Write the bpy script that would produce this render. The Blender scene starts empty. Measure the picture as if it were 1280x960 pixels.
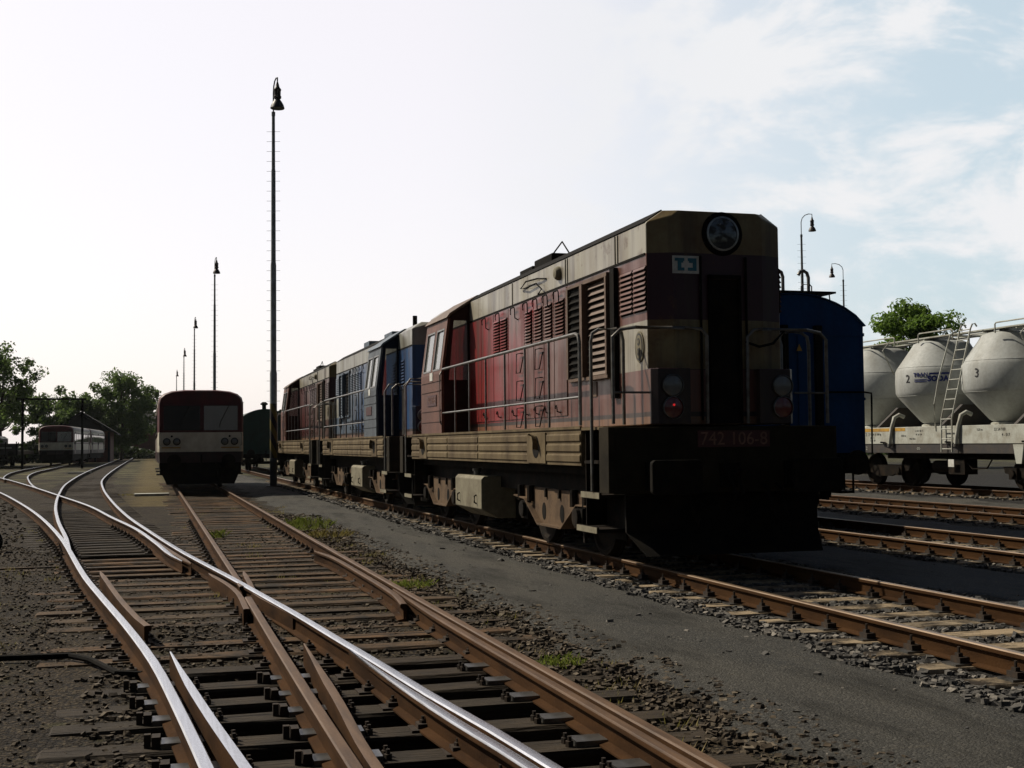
import bpy, bmesh, math, random
import numpy as np
from mathutils import Vector, Matrix
random.seed(7)
RNG = np.random.default_rng(11)
R = math.radians
PI = math.pi
S = bpy.context.scene

# ------------------------------------------------------------------ camera
YAW, PITCH, ROLL, CH, FPX = R(16.128), R(2.7425), R(0.536), 1.4431, 1564.9
cam_d = bpy.data.cameras.new('camera')
cam_d.sensor_width = 36.0
cam_d.lens = FPX * 36.0 / 1280.0
cam_d.clip_start, cam_d.clip_end = 0.1, 9000
cam = bpy.data.objects.new('camera', cam_d)
S.collection.objects.link(cam)
fw = Vector((math.sin(YAW) * math.cos(PITCH), math.cos(YAW) * math.cos(PITCH), math.sin(PITCH)))
rt = Vector((math.cos(YAW), -math.sin(YAW), 0))
up = rt.cross(fw)
rc = rt * math.cos(ROLL) - up * math.sin(ROLL)
uc = rt * math.sin(ROLL) + up * math.cos(ROLL)
m4 = Matrix((rc, uc, -fw)).transposed().to_4x4()
m4.translation = Vector((0, 0, CH))
cam.matrix_world = m4
S.camera = cam

# ------------------------------------------------------------------ sun and sky
SUN_EL, SUN_AZ = R(44), R(-45)            # azimuth from +Y towards +X
sun_dir = Vector((math.sin(SUN_AZ) * math.cos(SUN_EL), math.cos(SUN_AZ) * math.cos(SUN_EL), math.sin(SUN_EL)))
sl = bpy.data.lights.new('sun', 'SUN')
sl.energy, sl.angle, sl.color = 5.0, R(0.53), (1.0, 0.91, 0.76)
so = bpy.data.objects.new('sun', sl)
S.collection.objects.link(so)
so.rotation_euler = (-sun_dir).to_track_quat('-Z', 'Y').to_euler()
so.location = sun_dir * 300

W = bpy.data.worlds.new('World')
S.world = W
W.use_nodes = True
wt = W.node_tree
wn, wl = wt.nodes, wt.links
wn.clear()
def WN(t, **k):
    n = wn.new(t)
    for a, v in k.items():
        setattr(n, a, v)
    return n
def wmath(op, a, b=None, clamp=False):
    n = WN('ShaderNodeMath', operation=op, use_clamp=clamp)
    for i, v in enumerate((a, b)):
        if v is None:
            continue
        if isinstance(v, (int, float)):
            n.inputs[i].default_value = v
        else:
            wl.new(v, n.inputs[i])
    return n.outputs[0]
sky = WN('ShaderNodeTexSky', sky_type='NISHITA')
sky.sun_disc = False
sky.sun_elevation, sky.sun_rotation = SUN_EL, SUN_AZ % (2 * PI)
sky.air_density, sky.dust_density, sky.ozone_density = 1.0, 2.2, 1.0
tc = WN('ShaderNodeTexCoord')
vdir = tc.outputs['Generated']
sep = WN('ShaderNodeSeparateXYZ')
wl.new(vdir, sep.inputs[0])
# bright white haze and cloud bank low over the horizon ahead, sky out of view darkened to cut its fill light
hlen = wmath('SQRT', wmath('MAXIMUM', wmath('SUBTRACT', 1.0, wmath('MULTIPLY', sep.outputs['Z'], sep.outputs['Z'])), 1e-4))
BANK = R(9)
def hcos(az):
    return wmath('DIVIDE', wmath('ADD', wmath('MULTIPLY', sep.outputs['X'], math.sin(az)), wmath('MULTIPLY', sep.outputs['Y'], math.cos(az))), hlen)
hdot = hcos(BANK)
def wrange(v, a, b, c, d):
    n = WN('ShaderNodeMapRange', interpolation_type='SMOOTHSTEP')
    wl.new(v, n.inputs[0])
    for k, q in enumerate((a, b, c, d)):
        n.inputs[k + 1].default_value = q
    return n.outputs[0]
SKY_STR = 0.04
EXPO = 0.0
WHITE_SKY = 0.93
HAZE = WHITE_SKY / SKY_STR
side = wrange(hdot, 0.42, 0.86, 0.02, 1.0)
height = wrange(sep.outputs['Z'], 0.36, 0.55, 1.0, 0.03)
haze = wmath('MULTIPLY', wmath('MULTIPLY', side, height), HAZE)
def wcol(v, r, g, b):
    n = WN('ShaderNodeCombineColor')
    for k, q in enumerate((r, g, b)):
        wl.new(wmath('MULTIPLY', v, q), n.inputs[k])
    return n.outputs[0]
def wmix(f, a, b, mode='MIX'):
    n = WN('ShaderNodeMix', data_type='RGBA', blend_type=mode)
    for v, k in ((f, 0), (a, 6), (b, 7)):
        if isinstance(v, (int, float)):
            n.inputs[k].default_value = v
        else:
            wl.new(v, n.inputs[k])
    return n.outputs[2]
warm = wrange(hcos(R(-45)), 0.14, 0.56, 0.0, 1.0)
hazec = wmix(warm, wcol(haze, 0.53, 0.62, 0.655), wcol(haze, 0.87, 0.81, 0.80))
base = wmix(1.0, sky.outputs[0], hazec, 'ADD')
# cumulus banks
mp = WN('ShaderNodeMapping')
mp.inputs['Location'].default_value = (9.23, 4.1, 0.15)
mp.inputs['Scale'].default_value = (1, 1, 1.9)
wl.new(vdir, mp.inputs['Vector'])
n1 = WN('ShaderNodeTexNoise')
n1.inputs['Scale'].default_value = 7.5
n1.inputs['Detail'].default_value = 9
n1.inputs['Roughness'].default_value = 0.6
n1.inputs['Distortion'].default_value = 0.35
wl.new(mp.outputs[0], n1.inputs['Vector'])
cmask = wmath('MULTIPLY', wrange(n1.outputs['Fac'], 0.40, 0.56, 0.0, 0.95), wmath('SUBTRACT', 1.0, wmath('POWER', warm, 3.0)))
cside = side
cloudc = wcol(wmath('MULTIPLY', wmath('MULTIPLY', cside, height), 0.90 / SKY_STR), 0.985, 0.985, 1.0)
bg = WN('ShaderNodeBackground')
bg.inputs['Strength'].default_value = SKY_STR
wl.new(wmix(cmask, base, cloudc), bg.inputs['Color'])
wo = WN('ShaderNodeOutputWorld')
wl.new(bg.outputs[0], wo.inputs['Surface'])

S.view_settings.view_transform = 'Standard'
S.view_settings.look = 'None'
S.view_settings.exposure = EXPO
S.view_settings.gamma = 1.0
S.render.engine = 'CYCLES'
S.cycles.max_bounces = 5
S.cycles.diffuse_bounces = 2
S.cycles.glossy_bounces = 3

# ------------------------------------------------------------------ materials
def srgb(r, g, b):
    f = lambda c: (c / 255) / 12.92 if c / 255 <= 0.04045 else ((c / 255 + 0.055) / 1.055) ** 2.4
    return (f(r), f(g), f(b), 1)
MATS = {}
class NT:
    def __init__(s, name):
        s.m = bpy.data.materials.new(name)
        s.m.use_nodes = True
        s.t = s.m.node_tree
        s.b = s.t.nodes['Principled BSDF']
        s.co = None
    def n(s, t, **k):
        q = s.t.nodes.new(t)
        for a, v in k.items():
            setattr(q, a, v)
        return q
    def link(s, a, b):
        s.t.links.new(a, b)
    def obj(s):
        if s.co is None:
            s.co = s.n('ShaderNodeTexCoord').outputs['Object']
        return s.co
    def noise(s, scale, detail=4, rough=0.55, vec=None, stretch=None):
        v = vec or s.obj()
        if stretch:
            mp = s.n('ShaderNodeMapping')
            mp.inputs['Scale'].default_value = stretch
            s.link(v, mp.inputs[0]); v = mp.outputs[0]
        q = s.n('ShaderNodeTexNoise')
        q.inputs['Scale'].default_value = scale
        q.inputs['Detail'].default_value = detail
        q.inputs['Roughness'].default_value = rough
        s.link(v, q.inputs['Vector'])
        return q.outputs['Fac']
    def ramp(s, v, p0, p1, c0=(0, 0, 0, 1), c1=(1, 1, 1, 1)):
        q = s.n('ShaderNodeValToRGB')
        e = q.color_ramp.elements
        e[0].position, e[1].position = p0, p1
        e[0].color, e[1].color = c0, c1
        s.link(v, q.inputs[0])
        return q.outputs['Color']
    def mix(s, f, a, b, mode='MIX'):
        q = s.n('ShaderNodeMix', data_type='RGBA', blend_type=mode)
        for v, i in ((f, 0), (a, 6), (b, 7)):
            if isinstance(v, (int, float)):
                q.inputs[i].default_value = v
            elif isinstance(v, (tuple, list)):
                q.inputs[i].default_value = (*v[:3], 1)
            else:
                s.link(v, q.inputs[i])
        return q.outputs[2]
    def math(s, op, a, b=None, c=None, clamp=False):
        q = s.n('ShaderNodeMath', operation=op, use_clamp=clamp)
        for i, v in enumerate((a, b, c)):
            if v is None:
                continue
            if isinstance(v, (int, float)):
                q.inputs[i].default_value = v
            else:
                s.link(v, q.inputs[i])
        return q.outputs[0]
    def xyz(s):
        q = s.n('ShaderNodeSeparateXYZ')
        s.link(s.obj(), q.inputs[0])
        return q.outputs
    def bump(s, h, strength=0.3, dist=0.01):
        q = s.n('ShaderNodeBump')
        q.inputs['Strength'].default_value = strength
        q.inputs['Distance'].default_value = dist
        s.link(h, q.inputs['Height'])
        s.link(q.outputs[0], s.b.inputs['Normal'])
    def set(s, col=None, rough=None, metal=None, spec=None):
        for k, v in (('Base Color', col), ('Roughness', rough), ('Metallic', metal), ('Specular IOR Level', spec)):
            if v is None:
                continue
            if isinstance(v, (int, float)):
                s.b.inputs[k].default_value = v
            elif isinstance(v, (tuple, list)):
                s.b.inputs[k].default_value = (*v[:3], 1)
            else:
                s.link(v, s.b.inputs[k])

def grime(name, c, d, scale=3, rough=0.6, metal=0.0, amount=(0.42, 0.72), bump=0.0, stretch=None, fine=None, spec=0.4):
    """painted or bare surface c with irregular stains of d"""
    t = NT(name)
    f = t.ramp(t.noise(scale, 7, 0.62, stretch=stretch), amount[0], amount[1])
    col = t.mix(f, c, d)
    g = t.noise(fine or scale * 9, 4, 0.6)
    col = t.mix(t.ramp(g, 0.35, 0.7), col, t.mix(0.25, col, (c[0] * .35, c[1] * .35, c[2] * .35)))
    t.set(col, t.math('ADD', t.math('MULTIPLY', g, 0.25), rough - 0.12), metal, spec)
    if bump:
        t.bump(g, bump, 0.01)
    MATS[name] = t.m
    return t.m

BLK = grime('soot_black_steel', (0.006, 0.0055, 0.005), (0.016, 0.013, 0.009), 5, 0.85, spec=0.08)
UNDER = grime('oily_running_gear', (0.009, 0.0075, 0.006), (0.028, 0.019, 0.012), 4, 0.85, spec=0.08)
DIRT = grime('dusty_frame_paint', (0.155, 0.118, 0.066), (0.062, 0.042, 0.024), 2.2, 0.8, spec=0.12, amount=(.40, .68), stretch=(1, 1, .5))
BEAM = grime('dark_headstock_paint', (0.027, 0.022, 0.014), (0.011, 0.009, 0.006), 2.5, 0.85, spec=0.08)  # much darker coat than the frame side panels
BOGIE = grime('dusty_bogie_steel', (0.13, 0.085, 0.05), (0.05, 0.032, 0.02), 4, 0.8, spec=0.15)
TANKP = grime('dusty_tank_paint', (0.22, 0.20, 0.14), (0.10, 0.08, 0.05), 2.5, 0.7, spec=0.2)
CREAM = grime('weathered_cream_paint', (0.40, 0.37, 0.29), (0.20, 0.16, 0.11), 1.6, 0.5, stretch=(1, 1, .35))
STEEL = grime('worn_handrail_steel', (0.20, 0.195, 0.18), (0.09, 0.075, 0.06), 9, 0.4, 0.6)
RUST = grime('rusty_rail_steel', (0.060, 0.029, 0.0115), (0.019, 0.010, 0.0055), 6, 0.9, 0.0, bump=0.35, stretch=(1, .25, 1), spec=0.06)
RUSTTOP = grime('rusty_rail_head', (0.125, 0.072, 0.038), (0.050, 0.028, 0.015), 9, 0.6, 0.0, stretch=(2, .2, 1), spec=0.25)
SHINY = grime('polished_rail_head', (0.62, 0.63, 0.66), (0.42, 0.42, 0.43), 8, 0.27, 1.0, stretch=(6, .15, 1))
SEMI = grime('lightly_polished_rail_head', (0.22, 0.155, 0.10), (0.09, 0.052, 0.028), 8, 0.42, 0.4, stretch=(4, .2, 1))
PLATE = grime('greasy_slide_plate', (0.16, 0.16, 0.155), (0.06, 0.055, 0.05), 9, 0.35, 0.7)
CLAMP = grime('dark_clamp_iron', (0.028, 0.022, 0.018), (0.06, 0.04, 0.025), 20, 0.8, spec=0.2)
GALV = grime('grey_mast_paint', (0.10, 0.115, 0.12), (0.06, 0.06, 0.055), 4, 0.55)
LAMPM = grime('dark_lamp_enamel', (0.035, 0.026, 0.025), (0.06, 0.03, 0.025), 6, 0.5)
BLUEW = grime('deep_blue_wagon_paint', (0.008, 0.055, 0.165), (0.012, 0.030, 0.075), 1.3, 0.75, amount=(.40, .75), stretch=(1, 1, .3), spec=0.15)
GREENW = grime('dark_green_coach_paint', (0.020, 0.050, 0.038), (0.016, 0.028, 0.02), 2, 0.6)
SILO = grime('pale_grey_silo_paint', (0.40, 0.415, 0.40), (0.25, 0.245, 0.215), 1.5, 0.6, amount=(.46, .80), stretch=(1, 1, .3), spec=0.25)
SILL = grime('pale_grey_sill_paint', (0.42, 0.43, 0.38), (0.24, 0.22, 0.17), 3, 0.6)
SILLD = grime('dark_grey_sill_paint', (0.036, 0.033, 0.033), (0.06, 0.045, 0.032), 4, 0.7)
MAROON = grime('dull_maroon_paint', (0.07, 0.012, 0.014), (0.04, 0.010, 0.010), 2, 0.55)
RBCREAM = grime('dull_cream_paint', (0.40, 0.37, 0.29), (0.26, 0.22, 0.16), 2, 0.6)
BRICK = grime('dark_red_brick', (0.17, 0.075, 0.06), (0.10, 0.05, 0.045), 3, 0.85)
ROOFD = grime('dark_shed_boards', (0.02, 0.02, 0.026), (0.035, 0.03, 0.03), 3, 0.8, stretch=(8, 1, .4))
BARK = grime('tree_bark', (0.07, 0.052, 0.036), (0.035, 0.026, 0.02), 6, 0.9)
WHITE = grime('white_enamel', (0.62, 0.62, 0.58), (0.40, 0.38, 0.32), 9, 0.5)
YELLOWP = grime('yellow_paint', (0.48, 0.27, 0.03), (0.25, 0.13, 0.03), 7, 0.6)
TEXTB = grime('black_stencil_paint', (0.02, 0.02, 0.022), (0.05, 0.05, 0.05), 9, 0.6)
TEXTBLUE = grime('blue_lettering_paint', (0.010, 0.018, 0.13), (0.02, 0.03, 0.15), 9, 0.5)
REDPL = grime('dark_red_plate', (0.060, 0.010, 0.009), (0.035, 0.008, 0.007), 8, 0.5)
DIGITS = grime('dull_plate_digits', (0.20, 0.10, 0.065), (0.11, 0.05, 0.03), 12, 0.5)
TEAL = grime('teal_emblem_paint', (0.03, 0.16, 0.22), (0.03, 0.10, 0.14), 9, 0.5)
CURTAIN = grime('pale_curtain_cloth', (0.50, 0.51, 0.57), (0.26, 0.27, 0.32), 5, 0.9, stretch=(6, 1, .3))
CHROME = grime('dull_chrome_rim', (0.40, 0.40, 0.39), (0.2, 0.19, 0.17), 9, 0.3, 0.9)
RIM = grime('tarnished_rim', (0.16, 0.16, 0.155), (0.07, 0.065, 0.06), 9, 0.4, 0.7)
FIELD = grime('dark_far_foliage', (0.022, 0.035, 0.020), (0.03, 0.045, 0.022), 0.4, 0.9)

def wood(name, c, d, grey):
    t = NT(name)
    g = t.noise(22, 6, 0.6, stretch=(.16, 1.6, 1.6))
    col = t.mix(t.ramp(g, 0.36, 0.66), d, c)
    oi = t.n('ShaderNodeObjectInfo')
    col = t.mix(t.math('MULTIPLY', oi.outputs['Random'], 0.9), col, t.mix(g, (d[0] * .5, d[1] * .5, d[2] * .5), grey))
    off = t.n('ShaderNodeVectorMath', operation='ADD')
    t.link(t.obj(), off.inputs[0]); t.link(oi.outputs['Location'], off.inputs[1])
    f = t.ramp(t.noise(2.4, 7, 0.72, vec=off.outputs[0]), 0.44, 0.60)
    col = t.mix(f, col, (0.024, 0.018, 0.012))
    crack = t.ramp(t.noise(5, 5, 0.6, vec=off.outputs[0], stretch=(.10, 3.2, 1)), .60, .66)
    col = t.mix(t.math('MULTIPLY', crack, .85), col, (0.008, 0.006, 0.005))
    t.set(col, 0.85, 0, 0.2)
    t.bump(t.math('SUBTRACT', g, t.math('MULTIPLY', crack, .8)), 0.9, 0.025)
    MATS[name] = t.m
    return t.m
WOOD = wood('old_sleeper_wood', (0.165, 0.086, 0.034), (0.056, 0.031, 0.015), (0.115, 0.085, 0.052))
OILY = wood('oily_turnout_timber', (0.062, 0.043, 0.025), (0.020, 0.014, 0.009), (0.058, 0.045, 0.029))
CONC = wood('tan_sleeper_concrete', (0.36, 0.28, 0.18), (0.27, 0.205, 0.13), (0.32, 0.26, 0.18))

def glass(name, c=(0.02, 0.022, 0.024), rough=0.03):
    t = NT(name)
    t.set(c, rough, 0, 0.8)
    w = t.noise(1.3, 2)
    t.bump(w, 0.03, 0.02)
    MATS[name] = t.m
    return t.m
GLASS = glass('dark_window_glass')
LENS = glass('lamp_lens_glass', (0.10, 0.105, 0.105), 0.12)
REDLENS = glass('red_lamp_lens', (0.10, 0.006, 0.006), 0.15)
tt_ = NT('lit_red_bulb')
tt_.set((0.5, 0.01, 0.01), 0.4)
tt_.b.inputs['Emission Color'].default_value = (1, 0.03, 0.03, 1)
tt_.b.inputs['Emission Strength'].default_value = 0.5
REDBULB = tt_.m
CLEAR = bpy.data.materials.new('clear_cab_glass')
CLEAR.use_nodes = True
_t = CLEAR.node_tree
_t.nodes.clear()
_a = _t.nodes.new('ShaderNodeBsdfTransparent'); _a.inputs[0].default_value = (.82, .86, .85, 1)
_b = _t.nodes.new('ShaderNodeBsdfGlossy'); _b.inputs['Roughness'].default_value = 0.02
_f = _t.nodes.new('ShaderNodeFresnel'); _f.inputs[0].default_value = 3.5
_d = _t.nodes.new('ShaderNodeBsdfDiffuse'); _d.inputs[0].default_value = (.75, .77, .76, 1)
_m2 = _t.nodes.new('ShaderNodeMixShader'); _m2.inputs[0].default_value = .28
_m = _t.nodes.new('ShaderNodeMixShader'); _o = _t.nodes.new('ShaderNodeOutputMaterial')
_t.links.new(_f.outputs[0], _m.inputs[0]); _t.links.new(_a.outputs[0], _m2.inputs[1]); _t.links.new(_d.outputs[0], _m2.inputs[2]); _t.links.new(_m2.outputs[0], _m.inputs[1]); _t.links.new(_b.outputs[0], _m.inputs[2]); _t.links.new(_m.outputs[0], _o.inputs[0])

def loco_paint(name, red, red2, faded, cream, lowz=1.9):
    """body paint in bands: cream top, coloured middle, cream band round the nose, ochre skirt line"""
    t = NT(name)
    X, Y, Z = t.xyz()
    big = t.noise(0.55, 4, 0.5)
    wear = t.math('ADD', big, t.math('MULTIPLY', t.math('SUBTRACT', 5.3, Y), 0.07))     # the radiator end has bleached most
    col = t.mix(t.ramp(wear, 0.47, 0.60), red, faded)
    gr = t.ramp(t.noise(2.0, 7, 0.65, stretch=(1, 1, .22)), 0.45, 0.72)
    col = t.mix(gr, col, red2)
    # skirt: dark line and ochre foot
    foot = t.math('LESS_THAN', Z, 1.75)
    col = t.mix(t.math('MULTIPLY', foot, 0.75), col, (0.20, 0.11, 0.06))
    line = t.math('MULTIPLY', t.math('LESS_THAN', Z, 1.80), t.math('GREATER_THAN', Z, 1.745))
    col = t.mix(line, col, (0.035, 0.025, 0.022))
    # cream areas
    c2 = t.mix(t.ramp(t.noise(1.8, 6, 0.6, stretch=(1, 1, .3)), 0.44, 0.74), cream, (cream[0] * .5, cream[1] * .42, cream[2] * .33))
    top = t.math('GREATER_THAN', Z, 3.665)
    band = t.math('MULTIPLY', t.math('GREATER_THAN', Z, 2.30), t.math('LESS_THAN', Z, 2.88))
    band = t.math('MULTIPLY', band, t.math('LESS_THAN', Y, 1.18))
    col = t.mix(t.math('MAXIMUM', top, band), col, c2)
    # nose face: shade worked into darker colours, plus rust patches on the cream
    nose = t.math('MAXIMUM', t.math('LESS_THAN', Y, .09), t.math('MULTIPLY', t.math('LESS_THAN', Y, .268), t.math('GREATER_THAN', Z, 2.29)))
    nose_shade = t.mix(t.math('MAXIMUM', top, band), t.mix(t.noise(1.2, 5), (0.030, 0.012, 0.017), (0.055, 0.018, 0.024)), t.mix(t.ramp(t.noise(1.5, 6, .65), .38, .68), (cream[0] * .58, cream[1] * .49, cream[2] * .29), (0.11, 0.055, 0.016)))
    nose_shade = t.mix(t.math('LESS_THAN', Z, 2.29), nose_shade, (0.022, 0.013, 0.014))
    col = t.mix(nose, col, nose_shade)
    # dirt: rain streaks
    st = t.ramp(t.noise(5, 5, 0.6, stretch=(1, 1, .07)), 0.48, 0.70)
    col = t.mix(t.math('MULTIPLY', st, 0.7), col, (0.045, 0.030, 0.021))
    ru = t.ramp(t.noise(3.2, 8, 0.7), 0.58, 0.68)
    col = t.mix(t.math('MULTIPLY', ru, 0.7), col, (0.085, 0.040, 0.016))
    t.set(col, t.math('ADD', t.math('MULTIPLY', gr, 0.3), 0.30), 0, 0.35)
    t.bump(t.noise(1.6, 3), 0.14, 0.03)
    MATS[name] = t.m
    return t.m
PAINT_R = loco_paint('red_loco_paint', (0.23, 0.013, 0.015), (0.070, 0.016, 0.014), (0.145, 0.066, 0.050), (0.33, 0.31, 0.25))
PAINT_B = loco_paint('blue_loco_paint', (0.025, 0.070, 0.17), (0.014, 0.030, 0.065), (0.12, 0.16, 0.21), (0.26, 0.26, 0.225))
CAB_R = grime('faded_red_cab_paint', (0.150, 0.062, 0.040), (0.075, 0.030, 0.021), 1.8, 0.6, amount=(.38, .68), stretch=(1, 1, .3))
SHADE_R = grime('shade_darkened_maroon_paint', (0.040, 0.013, 0.012), (0.02, 0.010, 0.009), 2, 0.7, spec=0.15)  # cab end walls: colour darkened to deepen the shade on them
SHADE_B = grime('shade_darkened_navy_paint', (0.010, 0.016, 0.040), (0.008, 0.011, 0.022), 2, 0.7, spec=0.15)  # same shade put into the blue locomotive's cab ends
CAB_B = grime('faded_blue_cab_paint', (0.10, 0.125, 0.145), (0.035, 0.042, 0.055), 1.8, 0.6, amount=(.38, .68), stretch=(1, 1, .3))
LOUV_R = grime('dusty_louvre_paint', (0.135, 0.085, 0.055), (0.07, 0.04, 0.028), 4, 0.65)
LOUV_B = grime('dusty_blue_louvre_paint', (0.10, 0.14, 0.19), (0.05, 0.06, 0.08), 4, 0.65)

# ------------------------------------------------------------------ mesh helpers
def link(o):
    S.collection.objects.link(o)
    return o
class MB:
    def __init__(s):
        s.v, s.f, s.m = [], [], []
    def add(s, vs, fs, m=0):
        k = len(s.v)
        s.v += [tuple(p) for p in vs]
        s.f += [tuple(i + k for i in f) for f in fs]
        s.m += [m] * len(fs)
        return s
    def box(s, x0, x1, y0, y1, z0, z1, m=0):
        if x0 > x1: x0, x1 = x1, x0
        if y0 > y1: y0, y1 = y1, y0
        if z0 > z1: z0, z1 = z1, z0
        return s.add([(x0, y0, z0), (x1, y0, z0), (x1, y1, z0), (x0, y1, z0), (x0, y0, z1), (x1, y0, z1), (x1, y1, z1), (x0, y1, z1)],
                     [(3, 2, 1, 0), (4, 5, 6, 7), (0, 1, 5, 4), (1, 2, 6, 5), (2, 3, 7, 6), (3, 0, 4, 7)], m)
    def loft(s, rings, m=0, cap=True, closed=True):
        n = len(rings[0])
        vs = [p for r in rings for p in r]
        fs = []
        for i in range(len(rings) - 1):
            for j in range(n if closed else n - 1):
                a, b = i * n + j, i * n + (j + 1) % n
                fs.append((a, b, b + n, a + n))
        if cap:
            fs.append(tuple(range(n - 1, -1, -1)))
            fs.append(tuple(range((len(rings) - 1) * n, len(rings) * n)))
        return s.add(vs, fs, m)
    def prism_y(s, poly, y0, y1, m=0):       # polygon in x,z
        return s.loft([[(x, y0, z) for x, z in poly], [(x, y1, z) for x, z in poly]], m)
    def prism_x(s, poly, x0, x1, m=0):       # polygon in y,z
        return s.loft([[(x0, y, z) for y, z in poly], [(x1, y, z) for y, z in poly]], m)
    def prism_z(s, poly, z0, z1, m=0):
        return s.loft([[(x, y, z0) for x, y in poly], [(x, y, z1) for x, y in poly]], m)
    def tube(s, pts, r, n=8, m=0, r2=None):
        pts = [Vector(p) for p in pts]
        rings, ref = [], None
        for i, p in enumerate(pts):
            d = (pts[min(i + 1, len(pts) - 1)] - pts[max(i - 1, 0)]).normalized()
            if ref is None:
                ref = Vector((0, 0, 1)) if abs(d.z) < .9 else Vector((1, 0, 0))
            a = d.cross(ref)
            if a.length < 1e-4:
                a = d.orthogonal()
            a.normalize()
            b = d.cross(a)
            rr = r if r2 is None else r + (r2 - r) * i / (len(pts) - 1)
            rings.append([tuple(p + (a * math.cos(2 * PI * k / n) + b * math.sin(2 * PI * k / n)) * rr) for k in range(n)])
        return s.loft(rings, m)
    def lathe(s, prof, c=(0, 0, 0), axis='z', n=20, m=0):
        rings = []
        for r, h in prof:
            ring = []
            for k in range(n):
                a = 2 * PI * k / n
                u, w = r * math.cos(a), r * math.sin(a)
                p = {'z': (u, w, h), 'y': (u, h, w), 'x': (h, u, w)}[axis]
                ring.append((c[0] + p[0], c[1] + p[1], c[2] + p[2]))
            rings.append(ring)
        return s.loft(rings, m)
    def build(s, name, mats, parent=None, smooth=False, bevel=0, loc=None):
        me = mesh_of(s, name, mats, smooth)
        o = link(bpy.data.objects.new(name, me))
        if parent is not None:
            o.parent = parent
        if loc is not None:
            o.location = loc
        if bevel:
            b = o.modifiers.new('bevel', 'BEVEL')
            b.width, b.segments, b.limit_method, b.angle_limit = bevel, 2, 'ANGLE', R(35)
        return o
def mesh_of(mb, name, mats, smooth=False):
    me = bpy.data.meshes.new(name)
    me.from_pydata(mb.v, [], mb.f)
    for mt in (mats if isinstance(mats, (list, tuple)) else [mats]):
        me.materials.append(mt)
    if any(mb.m):
        me.polygons.foreach_set('material_index', mb.m)
    bm = bmesh.new(); bm.from_mesh(me)
    bmesh.ops.recalc_face_normals(bm, faces=bm.faces)
    bm.to_mesh(me); bm.free()
    if smooth:
        me.polygons.foreach_set('use_smooth', [True] * len(me.polygons))
        try:
            me.set_sharp_from_angle(angle=R(40))
        except Exception:
            pass
    me.update()
    return me
def tag(o, label=None, cat=None, group=None, kind=None):
    for k, v in (('label', label), ('category', cat), ('group', group), ('kind', kind)):
        if v:
            o[k] = v
    return o
def thing(name, label, cat, loc=(0, 0, 0), rz=0, group=None):
    o = link(bpy.data.objects.new(name, None))
    o.location = loc
    o.rotation_euler = (0, 0, rz)
    o.empty_display_size = .2
    return tag(o, label, cat, group)
def dup_tree(o, parent=None):
    c = link(o.copy())
    if parent is not None:
        c.parent = parent
    for ch in list(o.children):
        dup_tree(ch, c)
    return c
def inst(name, me, parent, loc=(0, 0, 0), rz=0):
    o = link(bpy.data.objects.new(name, me))
    o.parent = parent
    o.location = loc
    o.rotation_euler = (0, 0, rz)
    return o
def np_mesh(name, V, F, mats, midx=None, smooth=False):
    me = bpy.data.meshes.new(name)
    nf, k = F.shape
    me.vertices.add(len(V)); me.vertices.foreach_set('co', V.astype(np.float32).ravel())
    me.loops.add(nf * k); me.loops.foreach_set('vertex_index', F.astype(np.int32).ravel())
    me.polygons.add(nf)
    me.polygons.foreach_set('loop_start', np.arange(0, nf * k, k, dtype=np.int32))
    me.polygons.foreach_set('loop_total', np.full(nf, k, dtype=np.int32))
    for mt in mats:
        me.materials.append(mt)
    if midx is not None:
        me.polygons.foreach_set('material_index', midx.astype(np.int32))
    me.polygons.foreach_set('use_smooth', np.full(nf, smooth))
    me.update(calc_edges=True)
    me.validate()
    return me
def text_mb(txt, size, depth=0.004, align='CENTER', spacing=1.0, bold=0.0):
    cu = bpy.data.curves.new('lettering', 'FONT')
    cu.body, cu.size, cu.extrude = txt, size, depth / 2
    cu.align_x, cu.align_y = align, 'CENTER'
    cu.space_character = spacing
    cu.offset = bold
    cu.resolution_u = 3
    o = link(bpy.data.objects.new('lettering', cu))
    dg = bpy.context.evaluated_depsgraph_get()
    me = bpy.data.meshes.new_from_object(o.evaluated_get(dg))
    vs = [tuple(v.co) for v in me.vertices]
    fs = [tuple(p.vertices) for p in me.polygons]
    bpy.data.objects.remove(o); bpy.data.curves.remove(cu); bpy.data.meshes.remove(me)
    return vs, fs
def text_part(txt, size, name, mt, parent, fn, depth=0.004, align='CENTER', spacing=1.0):
    """fn maps (u, v, w) of the lettering to the parent's space"""
    if not txt:
        return None
    vs, fs = text_mb(txt, size, depth, align, spacing)
    mb = MB().add([fn(*v) for v in vs], fs)
    return mb.build(name, mt, parent)

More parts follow.
